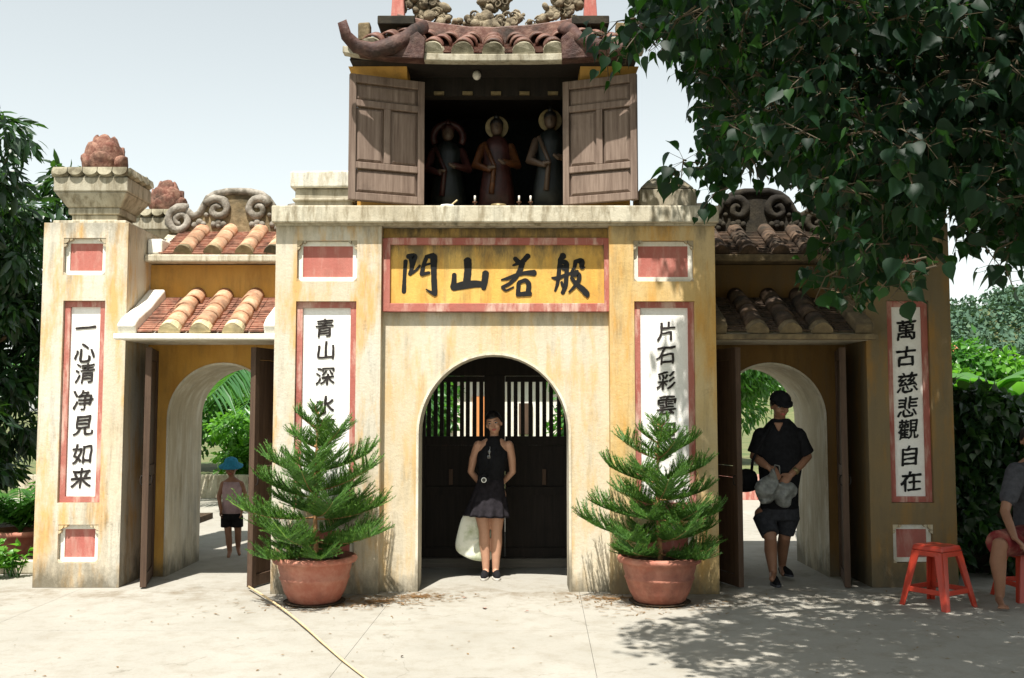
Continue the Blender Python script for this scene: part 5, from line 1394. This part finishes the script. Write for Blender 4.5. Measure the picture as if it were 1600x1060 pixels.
# ---- plastic stools
def stool(cx, cy, rot, w=.29, H=.46, label='', col='red_plastic'):
    e = empty('plastic_stool', (cx, cy, 0), label, 'stool')
    Rm = Matrix.Translation((cx, cy, 0)) @ Matrix.Rotation(rot, 4, 'Z')
    h = w / 2; sp_ = .075
    st = MB(); st.hexa((-h, h, -h, h, H - .045), (-h + .012, h - .012, -h + .012, h - .012, H)); st.xf(Rm); st.build('seat', M[col], e, bevel=.012)
    ap = MB()
    for i in range(4):
        q = MB().hexa((-h + .03, h - .03, -h + .0, -h + .012, H - .085), (-h + .03, h - .03, -h + .002, -h + .014, H - .046)); q.xf(Matrix.Rotation(i * math.pi / 2, 4, 'Z')); ap.add(q.v, q.f)
    ap.xf(Rm); ap.build('apron', M[col], e, bevel=.003)
    for sx in (-1, 1):
        for sy in (-1, 1):
            q = MB(); t, wl, wb = .010, .075, .05
            tx, ty = sx * (h - .004), sy * (h - .004); bx, by = sx * (h + sp_), sy * (h + sp_)
            for (dx, dy) in ((1, 0), (0, 1)):
                vs = []
                for (px, py, z, ww) in ((bx, by, .0, wb), (tx, ty, H - .047, wl)):
                    a = Vector((px, py, z)); o_ = Vector((-sx * dx * ww, -sy * dy * ww, 0)); n_ = Vector((-sx * dy * t, -sy * dx * t, 0))
                    vs += [a, a + o_, a + o_ + n_, a + n_]
                q.add(vs, [(0, 1, 2, 3), (4, 5, 6, 7), (0, 1, 5, 4), (1, 2, 6, 5), (2, 3, 7, 6), (3, 0, 4, 7)])
            q.xf(Rm); q.build('leg', M[col], e, bevel=.003)
    z = .135; k = h + sp_ * (1 - z / (H - .047)) - .012
    for i in range(4):
        q = MB().box(-k + .02, k - .02, -k - .004, -k + .008, z - .02, z + .022); q.xf(Rm @ Matrix.Rotation(i * math.pi / 2, 4, 'Z')); q.build('stretcher', M[col], e, bevel=.004)
    return e
stool(3.53, -.62, R(34), .285, .50, 'empty red plastic stool standing by the foot of the right outer pillar')
stool(4.44, -.30, R(5), .285, .44, 'red plastic stool under the seated person at the right edge')

# ================================================================ vegetation
def limb(name, pts, r0, r1, mat, parent, seg=9):
    n = len(pts); P = [Vector(pts[0])]
    for i in range(1, n):
        a, b = Vector(pts[i - 1]), Vector(pts[i])
        for k in range(1, 5): P.append(a.lerp(b, k / 4) + noise.noise_vector(a.lerp(b, k / 4) * 1.7) * (.05 if k < 4 else .0) * min(1, r0 * 12))
    return MB().tube(P, [r0 + (r1 - r0) * (i / (len(P) - 1)) ** .8 for i in range(len(P))], seg).rough(r0 * .08, 6).build(name, mat, parent, smooth=True)

# ---- the bodhi tree: trunk out of view on the right, canopy hanging over the courtyard
tree = empty('bodhi_tree', (6.9, -2.6, 0), 'large heart-leaved tree overhanging the right half of the gate', 'tree')
limb('trunk', [(6.9, -2.6, 0), (6.85, -2.6, 1.4), (6.7, -2.65, 2.6), (6.4, -2.6, 3.6)], .42, .28, M['bark'], tree, 14)
LIMBS = [[(6.4, -2.6, 3.5), (5.2, -2.8, 4.5), (3.8, -2.9, 5.0), (2.4, -3.0, 5.0), (1.3, -3.1, 4.6), (.75, -3.2, 4.25)],
         [(6.4, -2.6, 3.5), (5.3, -3.5, 4.3), (4.0, -4.0, 4.7), (2.6, -4.3, 4.5), (1.5, -4.3, 4.2)],
         [(6.4, -2.6, 3.6), (5.4, -1.6, 4.8), (4.2, -.9, 5.3), (3.0, -.5, 5.5), (2.0, -.4, 5.3)],
         [(6.5, -2.6, 3.3), (5.6, -1.0, 4.4), (4.8, .4, 5.0), (3.8, 1.0, 5.2)],
         [(6.4, -2.6, 3.6), (5.6, -4.2, 4.4), (4.6, -5.2, 4.8), (3.2, -5.8, 4.9)],
         [(3.8, -2.9, 5.0), (3.2, -2.4, 4.3), (2.7, -2.3, 3.7), (2.45, -2.4, 3.3)],
         [(4.0, -4.0, 4.7), (3.3, -3.7, 4.1), (2.6, -3.6, 3.5), (2.0, -3.6, 3.1)],
         [(5.2, -2.8, 4.5), (4.6, -2.5, 3.8), (4.0, -2.6, 3.2)]]
for L in LIMBS: limb('branch', L, .13 if len(L) > 4 else .055, .015, M['bark'], tree)

POLY = [(925, 40), (960, 15), (985, -40), (1700, -40), (1700, 475), (1600, 440), (1570, 455), (1545, 420), (1525, 375), (1490, 365), (1470, 330), (1445, 320), (1440, 400), (1410, 440), (1385, 420), (1360, 455), (1300, 470), (1255, 460), (1262, 420),
        (1262, 330), (1240, 305), (1225, 265), (1195, 275), (1160, 268), (1125, 305), (1115, 335), (1088, 330), (1075, 270), (1082, 215), (1080, 160), (1060, 120), (1030, 75), (1000, 95), (960, 80), (935, 75)]
def inpoly(x, y, P=POLY):
    c = False; j = len(P) - 1
    for i in range(len(P)):
        if (P[i][1] > y) != (P[j][1] > y) and x < (P[j][0] - P[i][0]) * (y - P[i][1]) / (P[j][1] - P[i][1]) + P[i][0]: c = not c
        j = i
    return c
def shade_ok(p):
    """keep the sunlit parts of the place free of the canopy's shadow"""
    x, y, z = p
    t = (YP - y)
    nz = noise.noise(Vector((x * 1.6, y * 1.6, z)))
    if t > 0:
        hz, hx = z - 2.15 * t, x + .24 * t
        if hz > 0:
            lim = 1.50 + .18 * nz + (.25 if hz < 1.3 else 0)
            return hx > lim or (hz > 3.95 and hx > .55)
    t = z / 2.15; gx, gy = x + .24 * t, y + t
    if y > YP: return gx > 1.6
    lim = float(np.interp(gy, [-6, -3.4, -2.6, -1.9, -1.4, -1.0, -.5, 0], [2.4, 1.9, 1.1, .75, .9, 1.55, 1.8, 1.6])) + .3 * nz
    if gx < lim: return False
    # the bright dappled pool between the doorway and the stool
    if 1.9 < gx < 3.7 and -1.15 < gy < -.15 and random.random() < .55: return False
    if gx < 2.2 and gy < -2.2 and random.random() < .45: return False
    return True
random.seed(77)
cl = []
tries = 0
while len(cl) < 4300 and tries < 200000:
    tries += 1
    if tries % 5 < 2:
        u = random.uniform(925, 1720); v = random.uniform(-40, 480); Y = random.uniform(-4.6, -.6)
        m_ = .17 * FOC / (Y - CAMY)
        if not (inpoly(u, v) and inpoly(u, v + m_ * .9) and inpoly(u - m_, v)): continue
        p = w3(u, v, Y)
    else:
        h = random.uniform(3.3, 6.6); k_ = random.random()
        if k_ < .45: q_ = Vector((random.uniform(.5, 7.5), random.uniform(-4.5, .2), 0))
        else: q_ = Vector((random.uniform(1.3, 6.5), YP + random.uniform(0, .9), random.uniform(0, 3.9)))
        t_ = (h - q_.z) / 2.15; p = Vector((q_.x - .24 * t_, q_.y - t_, h))
    uv = proj(p)
    if uv[0] > -9000 and uv[1] > -25 and uv[0] < 1640:
        m_ = .17 * FOC / (p.y - CAMY)
        if not (inpoly(uv[0], uv[1] + m_ * .9) and inpoly(uv[0] - m_, uv[1])): continue
        if p.z < 3.0 and p.y > -1.4 : continue
    if p.z < 2.35 : continue
    if p.y > -.7 and p.z < 4.0 and p.x < 4.3: continue
    if TX - 1.5 < p.x < TX + 1.7 and p.y > -.5: continue
    if not shade_ok(p): continue
    cl.append(p)
# hand-set sprays where single leaves stand out
for (u, v, Y) in ((945, 65, -3.6), (965, 45, -3.8), (985, 72, -3.5), (1000, 60, -4.0), (948, 95, -3.4), (1050, 275, -3.9), (1068, 262, -4.0), (1290, 445, -3.9), (1310, 465, -3.7), (1410, 425, -4.7), (1425, 440, -4.7), (1345, 455, -3.7), (1570, 430, -4.4), (1540, 400, -4.3), (1120, 310, -3.6), (1180, 268, -3.5), (1280, 350, -3.4), (1300, 390, -3.5), (1330, 400, -3.2), (1350, 370, -3.4), (1375, 395, -3.3), (1400, 370, -3.6), (1430, 360, -3.4), (1450, 330, -3.2), (1385, 345, -3.0), (1310, 340, -3.2), (1270, 430, -3.5), (1325, 445, -3.4), (1360, 420, -3.5), (1440, 395, -3.9), (1415, 395, -3.5), (1460, 300, -3.2), (1500, 370, -3.6), (1560, 400, -3.8)):
    cl.append(w3(u, v, Y))
for _ in range(1100):       # crown extended unseen over the photographer, added to cut sky fill and bounce
    p = Vector((random.uniform(-2.5, 9.5), random.uniform(-14, -5.3), random.uniform(3.3, 6.6)))
    if p.y > -7.6 and not shade_ok(p): continue
    uv = proj(p)
    if uv[0] > -9000 and uv[1] > -60: continue
    cl.insert(0, p)
P, Dn, Nn, Sc = [], [], [], []
tw_ = MB()
for ci, c in enumerate(cl):
    nl = random.randint(12, 18); az = random.uniform(0, 6.28); L = random.uniform(.22, .42)
    if ci >= 1500 - 0 and False: pass
    last = ci >= len(cl) - 34
    if last: nl = 9; L = .2
    c0 = c - Vector((math.cos(az) * L * .5, math.sin(az) * L * .5, -.06)); c1 = c + Vector((math.cos(az) * L * .5, math.sin(az) * L * .5, -.08))
    mid = c0.lerp(c1, .5) + Vector((0, 0, .05))
    tw_.tube([c0, mid, c1], [.006, .004, .002], 4, False)
    for i in range(nl):
        t = (i + .5) / nl; b_ = c0.lerp(mid, t * 2) if t < .5 else mid.lerp(c1, t * 2 - 1)
        o_ = Vector((random.gauss(0, 1), random.gauss(0, 1), random.gauss(-.2, .7))).normalized(); pl = random.uniform(.04, .09)
        q = b_ + o_ * pl; tw_.tube([b_, q], [.0016, .0012], 3, False)
        P.append(q); Dn.append(o_ * .75 + Vector((0, 0, -random.uniform(.4, 1.5)))); Nn.append(Vector((random.gauss(0, .7), random.gauss(-.3, .7), random.gauss(.6, .5))))
        Sc.append(random.uniform(.05, .115) if random.random() < .8 else random.uniform(.035, .07))
P = np.array([tuple(p) for p in P]); Dn = np.array([tuple(p) for p in Dn]); Nn = np.array([tuple(p) for p in Nn]); Sc = np.array(Sc)
tw_.build('twigs', M['twig'], tree, fix=False, kind='stuff')
# the 300 leaves that show largest are parts of their own
app = np.full(len(P), -1.)
for i, p in enumerate(P):
    uv = proj(p)
    if -10 < uv[0] < 1600 and -5 < uv[1] < 520: app[i] = Sc[i] / (p[1] - CAMY)
big = set(np.argsort(-app)[:300].tolist())
me = bpy.data.meshes.new('leaf'); me.from_pydata([tuple(v) for v in HEART[0]], [], [tuple(int(k) for k in f) for f in HEART[1]]); me.materials.append(M['bodhi'])
me.polygons.foreach_set('use_smooth', [True] * len(me.polygons))
for i in big:
    d = Vector(Dn[i]).normalized(); x = d.cross(Vector(Nn[i])).normalized(); n_ = x.cross(d)
    o = link('leaf', me, tree); o.matrix_basis = Matrix.Translation(P[i]) @ Matrix((x, d, n_)).transposed().to_4x4() @ Matrix.Scale(float(Sc[i]), 4)
rest = np.array([i for i in range(len(P)) if i not in big])
V, F = scatter(*HEART, P[rest], Dn[rest], Nn[rest], Sc[rest])
mf = numpy_mesh('foliage', V, F); mf.materials.append(M['bodhi']); mf.polygons.foreach_set('use_smooth', [True] * len(mf.polygons)); link('foliage', mf, tree, kind='stuff')

# ---- dark leafy tree at the left edge
lt = empty('leafy_tree', (-7.6, 3.2, 0), 'tall dark leafy tree at the left edge behind the potted fern', 'tree')
limb('trunk', [(-7.6, 3.2, 0), (-7.5, 3.2, 1.3), (-7.3, 3.1, 2.6), (-7.1, 3.0, 3.8)], .22, .08, M['bark'], lt, 12)
for L in ([(-7.4, 3.1, 2.0), (-6.8, 2.8, 3.0), (-6.4, 2.6, 3.9)], [(-7.5, 3.2, 1.6), (-6.9, 3.4, 2.2), (-6.2, 3.4, 2.6)], [(-7.3, 3.1, 2.8), (-8.2, 3.0, 3.7)]): limb('branch', L, .07, .02, M['bark'], lt)
bl = []
random.seed(5)
for i in range(120):
    z = random.uniform(.7, 5.1); x = random.uniform(-9.6, -5.75 + (.35 if z > 3.9 else .0) - (.45 if z < 2 else 0)); 
    if z > 4.2 and x > -5.2 - (z - 4.2) * 1.1: continue
    if z > 4.5 and random.random() < .3: continue
    bl.append((x, random.uniform(2.0, 4.6), z, random.uniform(.3, .55), random.uniform(.3, .5), random.uniform(.2, .38)))
cloud('crown', M['mango'], bl, 330, .19, lt, LANCE, .6, .5, .3, kind='stuff')

# ---- potted fern and low plant, far left
fp = empty('plant_pot', (-5.25, 1.75, 0), 'brown clay pot of the fern left of the gate', 'plant pot')
MB().rings([(-5.25, 1.75, z + .02, r, r) for z, r in ((0, .20), (.15, .27), (.26, .30), (.27, .34), (.32, .34), (.325, .31), (.28, .28))], 30).build('pot', M['pot'], fp, smooth=True)
MB().rings([(-5.25, 1.75, .27, .28, .28), (-5.25, 1.75, .30, .1, .1)], 16).build('potting_soil', M['soil'], fp, smooth=True)
def frond_plant(name, base, n, L, mat, label, cat, leaflet=.16, seed=1, up=1.0, tmpl=STRIP, per=34, droop=.55):
    rs = random.Random(seed); e = empty(name, tuple(base), label, cat); b0 = Vector(base)
    for i in range(n):
        az = 2 * math.pi * i / n + rs.uniform(-.4, .4); l = L * rs.uniform(.75, 1.1); u0 = up * rs.uniform(.6, 1.2)
        pts = []
        for k in range(11):
            t = k / 10; pts.append(b0 + Vector((math.cos(az) * l * (.2 * t + .75 * t * t), math.sin(az) * l * (.2 * t + .75 * t * t), l * (u0 * t - droop * t * t))))
        st_ = MB().tube(pts, [.009 * (1 - .7 * k / 10) * (L / .8) ** .5 for k in range(11)], 5).build('frond_stem', mat, e, smooth=True)
        pos, dr, nm, sc = [], [], [], []
        for k in range(per):
            t = .15 + .85 * k / per; j = min(int(t * 10), 9); p = pts[j].lerp(pts[j + 1], t * 10 - j); ax = (pts[j + 1] - pts[j]).normalized(); sd = ax.cross(Vector((0, 0, 1))).normalized()
            for s in (-1, 1):
                pos.append(p); dr.append(sd * s + ax * .7 + Vector((0, 0, -.25 + rs.uniform(-.2, .2)))); nm.append(Vector((rs.gauss(0, .2), rs.gauss(0, .2), 1))); sc.append(leaflet * (1.15 - .8 * abs(t - .45)) * rs.uniform(.85, 1.15))
        V, F = scatter(*tmpl, *[np.array([tuple(q) for q in a]) for a in (pos, dr, nm)], np.array(sc))
        me = numpy_mesh('leaflets', V, F); me.materials.append(mat); link('leaflets', me, st_, kind='stuff')
    return e
FERN = leaf_template([(0, .05), (.4, .13), (.75, .09), (1, .01)], .2, .3)
frond_plant('potted_fern', (-5.25, 1.75, .3), 26, .85, M['fern'], 'bushy bright green fern in the clay pot at the far left', 'fern', .15, 4, 1.15, FERN, 30, .5)
lp_ = empty('broadleaf_plant', (-4.9, .75, 0), 'low bright broad-leaved plant at the foot of the left outer pillar', 'plant')
rs = random.Random(6); stm = MB(); pos, dr, nm, sc = [], [], [], []
for i in range(22):
    a = Vector((-4.9 + rs.uniform(-.12, .12), .75 + rs.uniform(-.1, .1), 0)); b = a + Vector((rs.uniform(-.16, .16), rs.uniform(-.16, .1), rs.uniform(.14, .36))); stm.tube([a, a.lerp(b, .6), b], [.006, .005, .003], 5)
    for k in range(7): pos.append(a.lerp(b, rs.uniform(.4, 1))); dr.append((rs.gauss(0, 1), rs.gauss(-.2, 1), rs.uniform(-.2, .6))); nm.append((rs.gauss(0, .4), rs.gauss(-.3, .4), 1)); sc.append(rs.uniform(.06, .11))
stm.build('stem', M['fern'], lp_, kind='stuff')
V, F = scatter(*HEART, *[np.array([tuple(q) for q in a]) for a in (pos, dr, nm)], np.array(sc)); me = numpy_mesh('leaves', V, F); me.materials.append(M['bush']); link('leaves', me, lp_, kind='stuff')
MB().box(-7.5, -4.45, .95, 1.05, 0, .13).rough(.01, 4).build('bed_kerb', M['stone'], bevel=.015, kind='structure')
MB().box(-9.5, -4.46, 1.052, 6, .001, .08).rough(.02, 3).build('planting_bed', M['soil'], kind='structure')

# ---- dark boulder and leaves filling plain shade behind the seated person
bo = MB().ell((4.75, 1.5, .7), (1.0, .75, 1.05), 40, 26)
bo.v = [tuple(Vector(p) + noise.noise_vector(Vector(p) * 1.3) * .16 + noise.noise_vector(Vector(p) * 5) * .05) for p in bo.v]
bo.v = [(x, y, max(z, -.02)) for x, y, z in bo.v]
bo.build('boulder', M['darkcrest'], smooth=True, label='large dark boulder filling the plain shade beside the right outer pillar', cat='rock')
sb_ = MB()
random.seed(8)
bl = [(4.0 + random.uniform(0, 1.5), .9 + random.uniform(-.25, .3), random.uniform(.15, 1.75) , .25, .2, .22) for _ in range(80)]
bl = [q for q in bl if q[2] < 1.95 - .35 * (q[0] - 4.0)]
ve = empty('creeper', (4.6, .9, 0), 'dark creeper leaves added over the boulder to deepen its shade', 'plant')
cloud('leaves', M['mango'], bl, 170, .11, ve, HEART, .6, .3, .2, kind='stuff')
MB().tube([(4.3, .95, .0), (4.4, .9, .5), (4.7, .95, 1.1), (4.6, 1.1, 1.5)], .015, 6).build('stem', M['bark'], ve, smooth=True)

# ---- garden beyond the gate
def palm(base, H, n, L, label, seed):
    e = frond_plant('palm_tree', (base[0], base[1], H), n, L, M['palm'], label, 'palm', L * .26, seed, .55, STRIP, 44, .75)
    e.location = (base[0], base[1], 0)
    for c_ in e.children: c_.matrix_parent_inverse = Matrix.Translation((-base[0], -base[1], 0))
    MB().tube([(base[0], base[1], 0), (base[0] + .1, base[1], H * .5), (base[0], base[1], H)], [.16, .12, .10], 10).rough(.01, 10).build('trunk', M['bark'], e, smooth=True)
palm((-3.9, 8.3), 2.5, 18, 2.7, 'arching palm seen through the left doorway', 3)
palm((-8.6, 12.5), 3.2, 14, 2.8, 'farther palm at the left behind the dark leafy tree', 4)
def shrub(x, y, r, h, mat, label, seed, size=.14, cat='shrub', name='shrub', n=12, per=420, tmpl=SIMPLE, trunk=.05, z0=.2, group=None):
    rs = random.Random(seed); e = empty(name, (x, y, 0), label, cat, group)
    bl = [(x + rs.uniform(-.6, .6) * r, y + rs.uniform(-.5, .5) * r, z0 + rs.uniform(.15, .85) * (h - z0), r * rs.uniform(.3, .55), r * rs.uniform(.3, .5), (h - z0) * rs.uniform(.16, .3)) for _ in range(n)]
    cloud('crown', mat, bl, per, size, e, tmpl, .4, .5, .3, kind='stuff')
    MB().tube([(x, y, 0), (x + .05, y, h * .4), (x, y, h * .7)], [trunk, trunk * .8, trunk * .4], 8).build('trunk', M['bark'], e, smooth=True)
shrub(-4.9, 10.5, 1.1, 1.75, M['bush'], 'bright green bush beyond the left doorway, nearest the palm', 1, z0=.3)
shrub(-3.4, 12.5, 1.5, 2.2, M['bush'], 'bright green bush beyond the left doorway, behind the child', 2)
shrub(-6.6, 15, 2.5, 3.0, M['fern'], 'green shrub far behind the palm on the left', 3, .2)
shrub(-2.9, 17, 1.6, 2.9, M['fern'], 'green shrub seen through the left half of the gate bars', 4, .2)
shrub(2.6, 17, 1.6, 3.0, M['fern'], 'green shrub seen through the right half of the gate bars', 5, .2)
shrub(3.9, 10.0, 1.6, 3.2, M['fern'], 'leafy tree with drooping twigs beyond the right doorway', 6, .16, 'tree', 'small_tree', 16, 420, LANCE, .08, 1.3)
shrub(2.6, 9.2, .5, 1.15, M['bush'], 'low bright green bush beyond the right doorway', 7, .1)
shrub(-8.8, 18, 3.5, 5.5, M['mango'], 'dark tree far behind the left side of the gate', 8, .28, 'tree', 'broadleaf_tree', 16, 450, SIMPLE, .2, 1.2)
shrub(5.5, 22, 3.5, 5.0, M['fern'], 'green tree far behind the right doorway', 9, .28, 'tree', 'broadleaf_tree', 16, 450, SIMPLE, .2, 1.2)
shrub(-3.9, 24, 3.2, 5.0, M['mango'], 'dark tree far behind the left doorway', 10, .28, 'tree', 'broadleaf_tree', 16, 450, SIMPLE, .2, 1.0)
gw = MB().box(-9, -3.6, 9.3, 9.5, 0, .42).rough(.01, 3); gw.build('garden_wall', M['stone'], label='low weathered garden wall beyond the left doorway', cat='wall')
gw = MB().box(1.6, 9, 9.0, 9.2, 0, .45).rough(.01, 3); gw.build('garden_wall', M['pinkw'], label='low reddish garden wall beyond the right doorway', cat='wall')
# small house behind the gate bars
he = empty('small_house', (-.8, 21, 0), 'small white and orange house glimpsed through the gate bars', 'house')
MB().box(-2.0, 1.6, 20, 23, 0, 2.7).build('wall', M['white'], he)
MB().box(-1.15, -.72, 19.93, 19.998, 0, 2.0).build('door', M['orange_w'], he, bevel=.01)
MB().box(.2, .6, 19.93, 19.998, .9, 1.8).build('window', M['wood_m'], he, bevel=.01)
MB().prism([(19.6, 2.7), (23.4, 2.7), (21.5, 3.7)], 'x', -2.3, 1.9).build('roof', M['roof_far'], he)
for x in (-1.9, -.5, 1.45): MB().box(x - .08, x + .08, 19.5, 19.66, 0, 2.69).build('column', M['orange_w'], he, bevel=.01)

# ---- right background: banana plants, house, wooded hill
def banana(x, y, H, seed, label):
    rs = random.Random(seed); e = empty('banana_plant', (x, y, 0), label, 'banana plant', 'banana plants before the hill')
    MB().tube([(x, y, 0), (x, y, H * .55)], [.12, .07], 8).build('stem', M['banana'], e, smooth=True)
    for i in range(9):
        az = rs.uniform(0, 6.28); l = H * rs.uniform(.5, .75); pts = [Vector((x + math.cos(az) * l * t ** 1.3 * .8, y + math.sin(az) * l * t ** 1.3 * .8, H * .5 + l * (1.15 * t - .75 * t * t))) for t in [k / 7 for k in range(8)]]
        m = MB(); sd = Vector((-math.sin(az), math.cos(az), 0)); w_ = [.02, .16, .24, .27, .26, .22, .14, .02]
        vs = []
        for k, p in enumerate(pts): vs += [p - sd * w_[k] * H * .4 + Vector((0, 0, -.05 * H * w_[k] * 4)), p, p + sd * w_[k] * H * .4 + Vector((0, 0, -.05 * H * w_[k] * 4))]
        m.add(vs, [f_ for k in range(7) for f_ in ((k * 3, k * 3 + 1, k * 3 + 4, k * 3 + 3), (k * 3 + 1, k * 3 + 2, k * 3 + 5, k * 3 + 4))]); m.build('leaf', M['banana'], e, smooth=True, fix=False)
for i, (x, y, H) in enumerate(((17.8, 28, 3.8), (19.6, 29, 3.4), (16.2, 27.5, 2.6), (21.5, 30, 3.6), (18.6, 26.5, 2.4))):
    banana(x, y, H, i, ['tall banana plant left of the middle before the hill', 'banana plant right of the tallest one before the hill', 'short banana plant close beside the right pillar', 'banana plant at the far right photo edge', 'low banana plant in front of the others'][i])
random.seed(31)
for i in range(9):
    x = 14 + i * 1.9; y = 36 + random.uniform(-3, 3)
    shrub(x, y, 2.0, random.uniform(3.0, 5.2), M['fern'] if i % 2 else M['bush'], 'rounded green tree in the row below the hill, ' + ['by the pillar edge', 'second from the pillar', 'third from the pillar', 'fourth from the pillar', 'fifth from the pillar', 'sixth from the pillar', 'seventh from the pillar', 'eighth from the pillar', 'farthest right'][i], 50 + i, .35, 'tree', 'broadleaf_tree', 10, 260, SIMPLE, .15, .6, 'trees below the hill')
fh = empty('far_house', (27, 62, 0), 'far small house with red tiled roof beside the right pillar edge', 'house')
MB().box(24.2, 31.5, 60, 66, 0, 4.4).build('wall', M['white'], fh); MB().prism([(59.5, 4.4), (66.5, 4.4), (63, 6.4)], 'x', 23.8, 32).build('roof', M['roof_far'], fh)
MB().box(30.2, 31.0, 59.9, 59.997, 2.4, 3.6).build('window', M['wood_m'], fh)
# hill
nx, ny = 90, 70; vs = []; 
def hz_(x, y):
    return 24 * math.exp(-((x - 112) / 46) ** 2 - ((y - 170) / 45) ** 2) + 6 * math.exp(-((x - 60) / 45) ** 2 - ((y - 190) / 40) ** 2) + 2.2 * noise.noise(Vector((x * .04, y * .04, 0))) - 1.0
for j in range(ny):
    for i in range(nx): x = -20 + 300 * i / (nx - 1); y = 85 + 190 * j / (ny - 1); vs.append((x, y, hz_(x, y)))
fs = [(j * nx + i, j * nx + i + 1, (j + 1) * nx + i + 1, (j + 1) * nx + i) for j in range(ny - 1) for i in range(nx - 1)]
MB().add(vs, fs).build('hill', M['field'], smooth=True, kind='structure')
bl = []
for i in range(2600):
    x = random.uniform(35, 210); y = random.uniform(95, 185)
    if not .38 < x / (y + 9) < .95: continue
    z = hz_(x, y); r = random.uniform(1.2, 2.6)
    if z < -.3: continue
    bl.append((x, y, z + r * .5, r, r, r * .9))
cloud('hill_woodland', M['hill'], bl, 60, 1.0, None, SIMPLE, .2, .5, .6, kind='stuff', label='dense green woodland covering the hill at the right', cat='woodland')
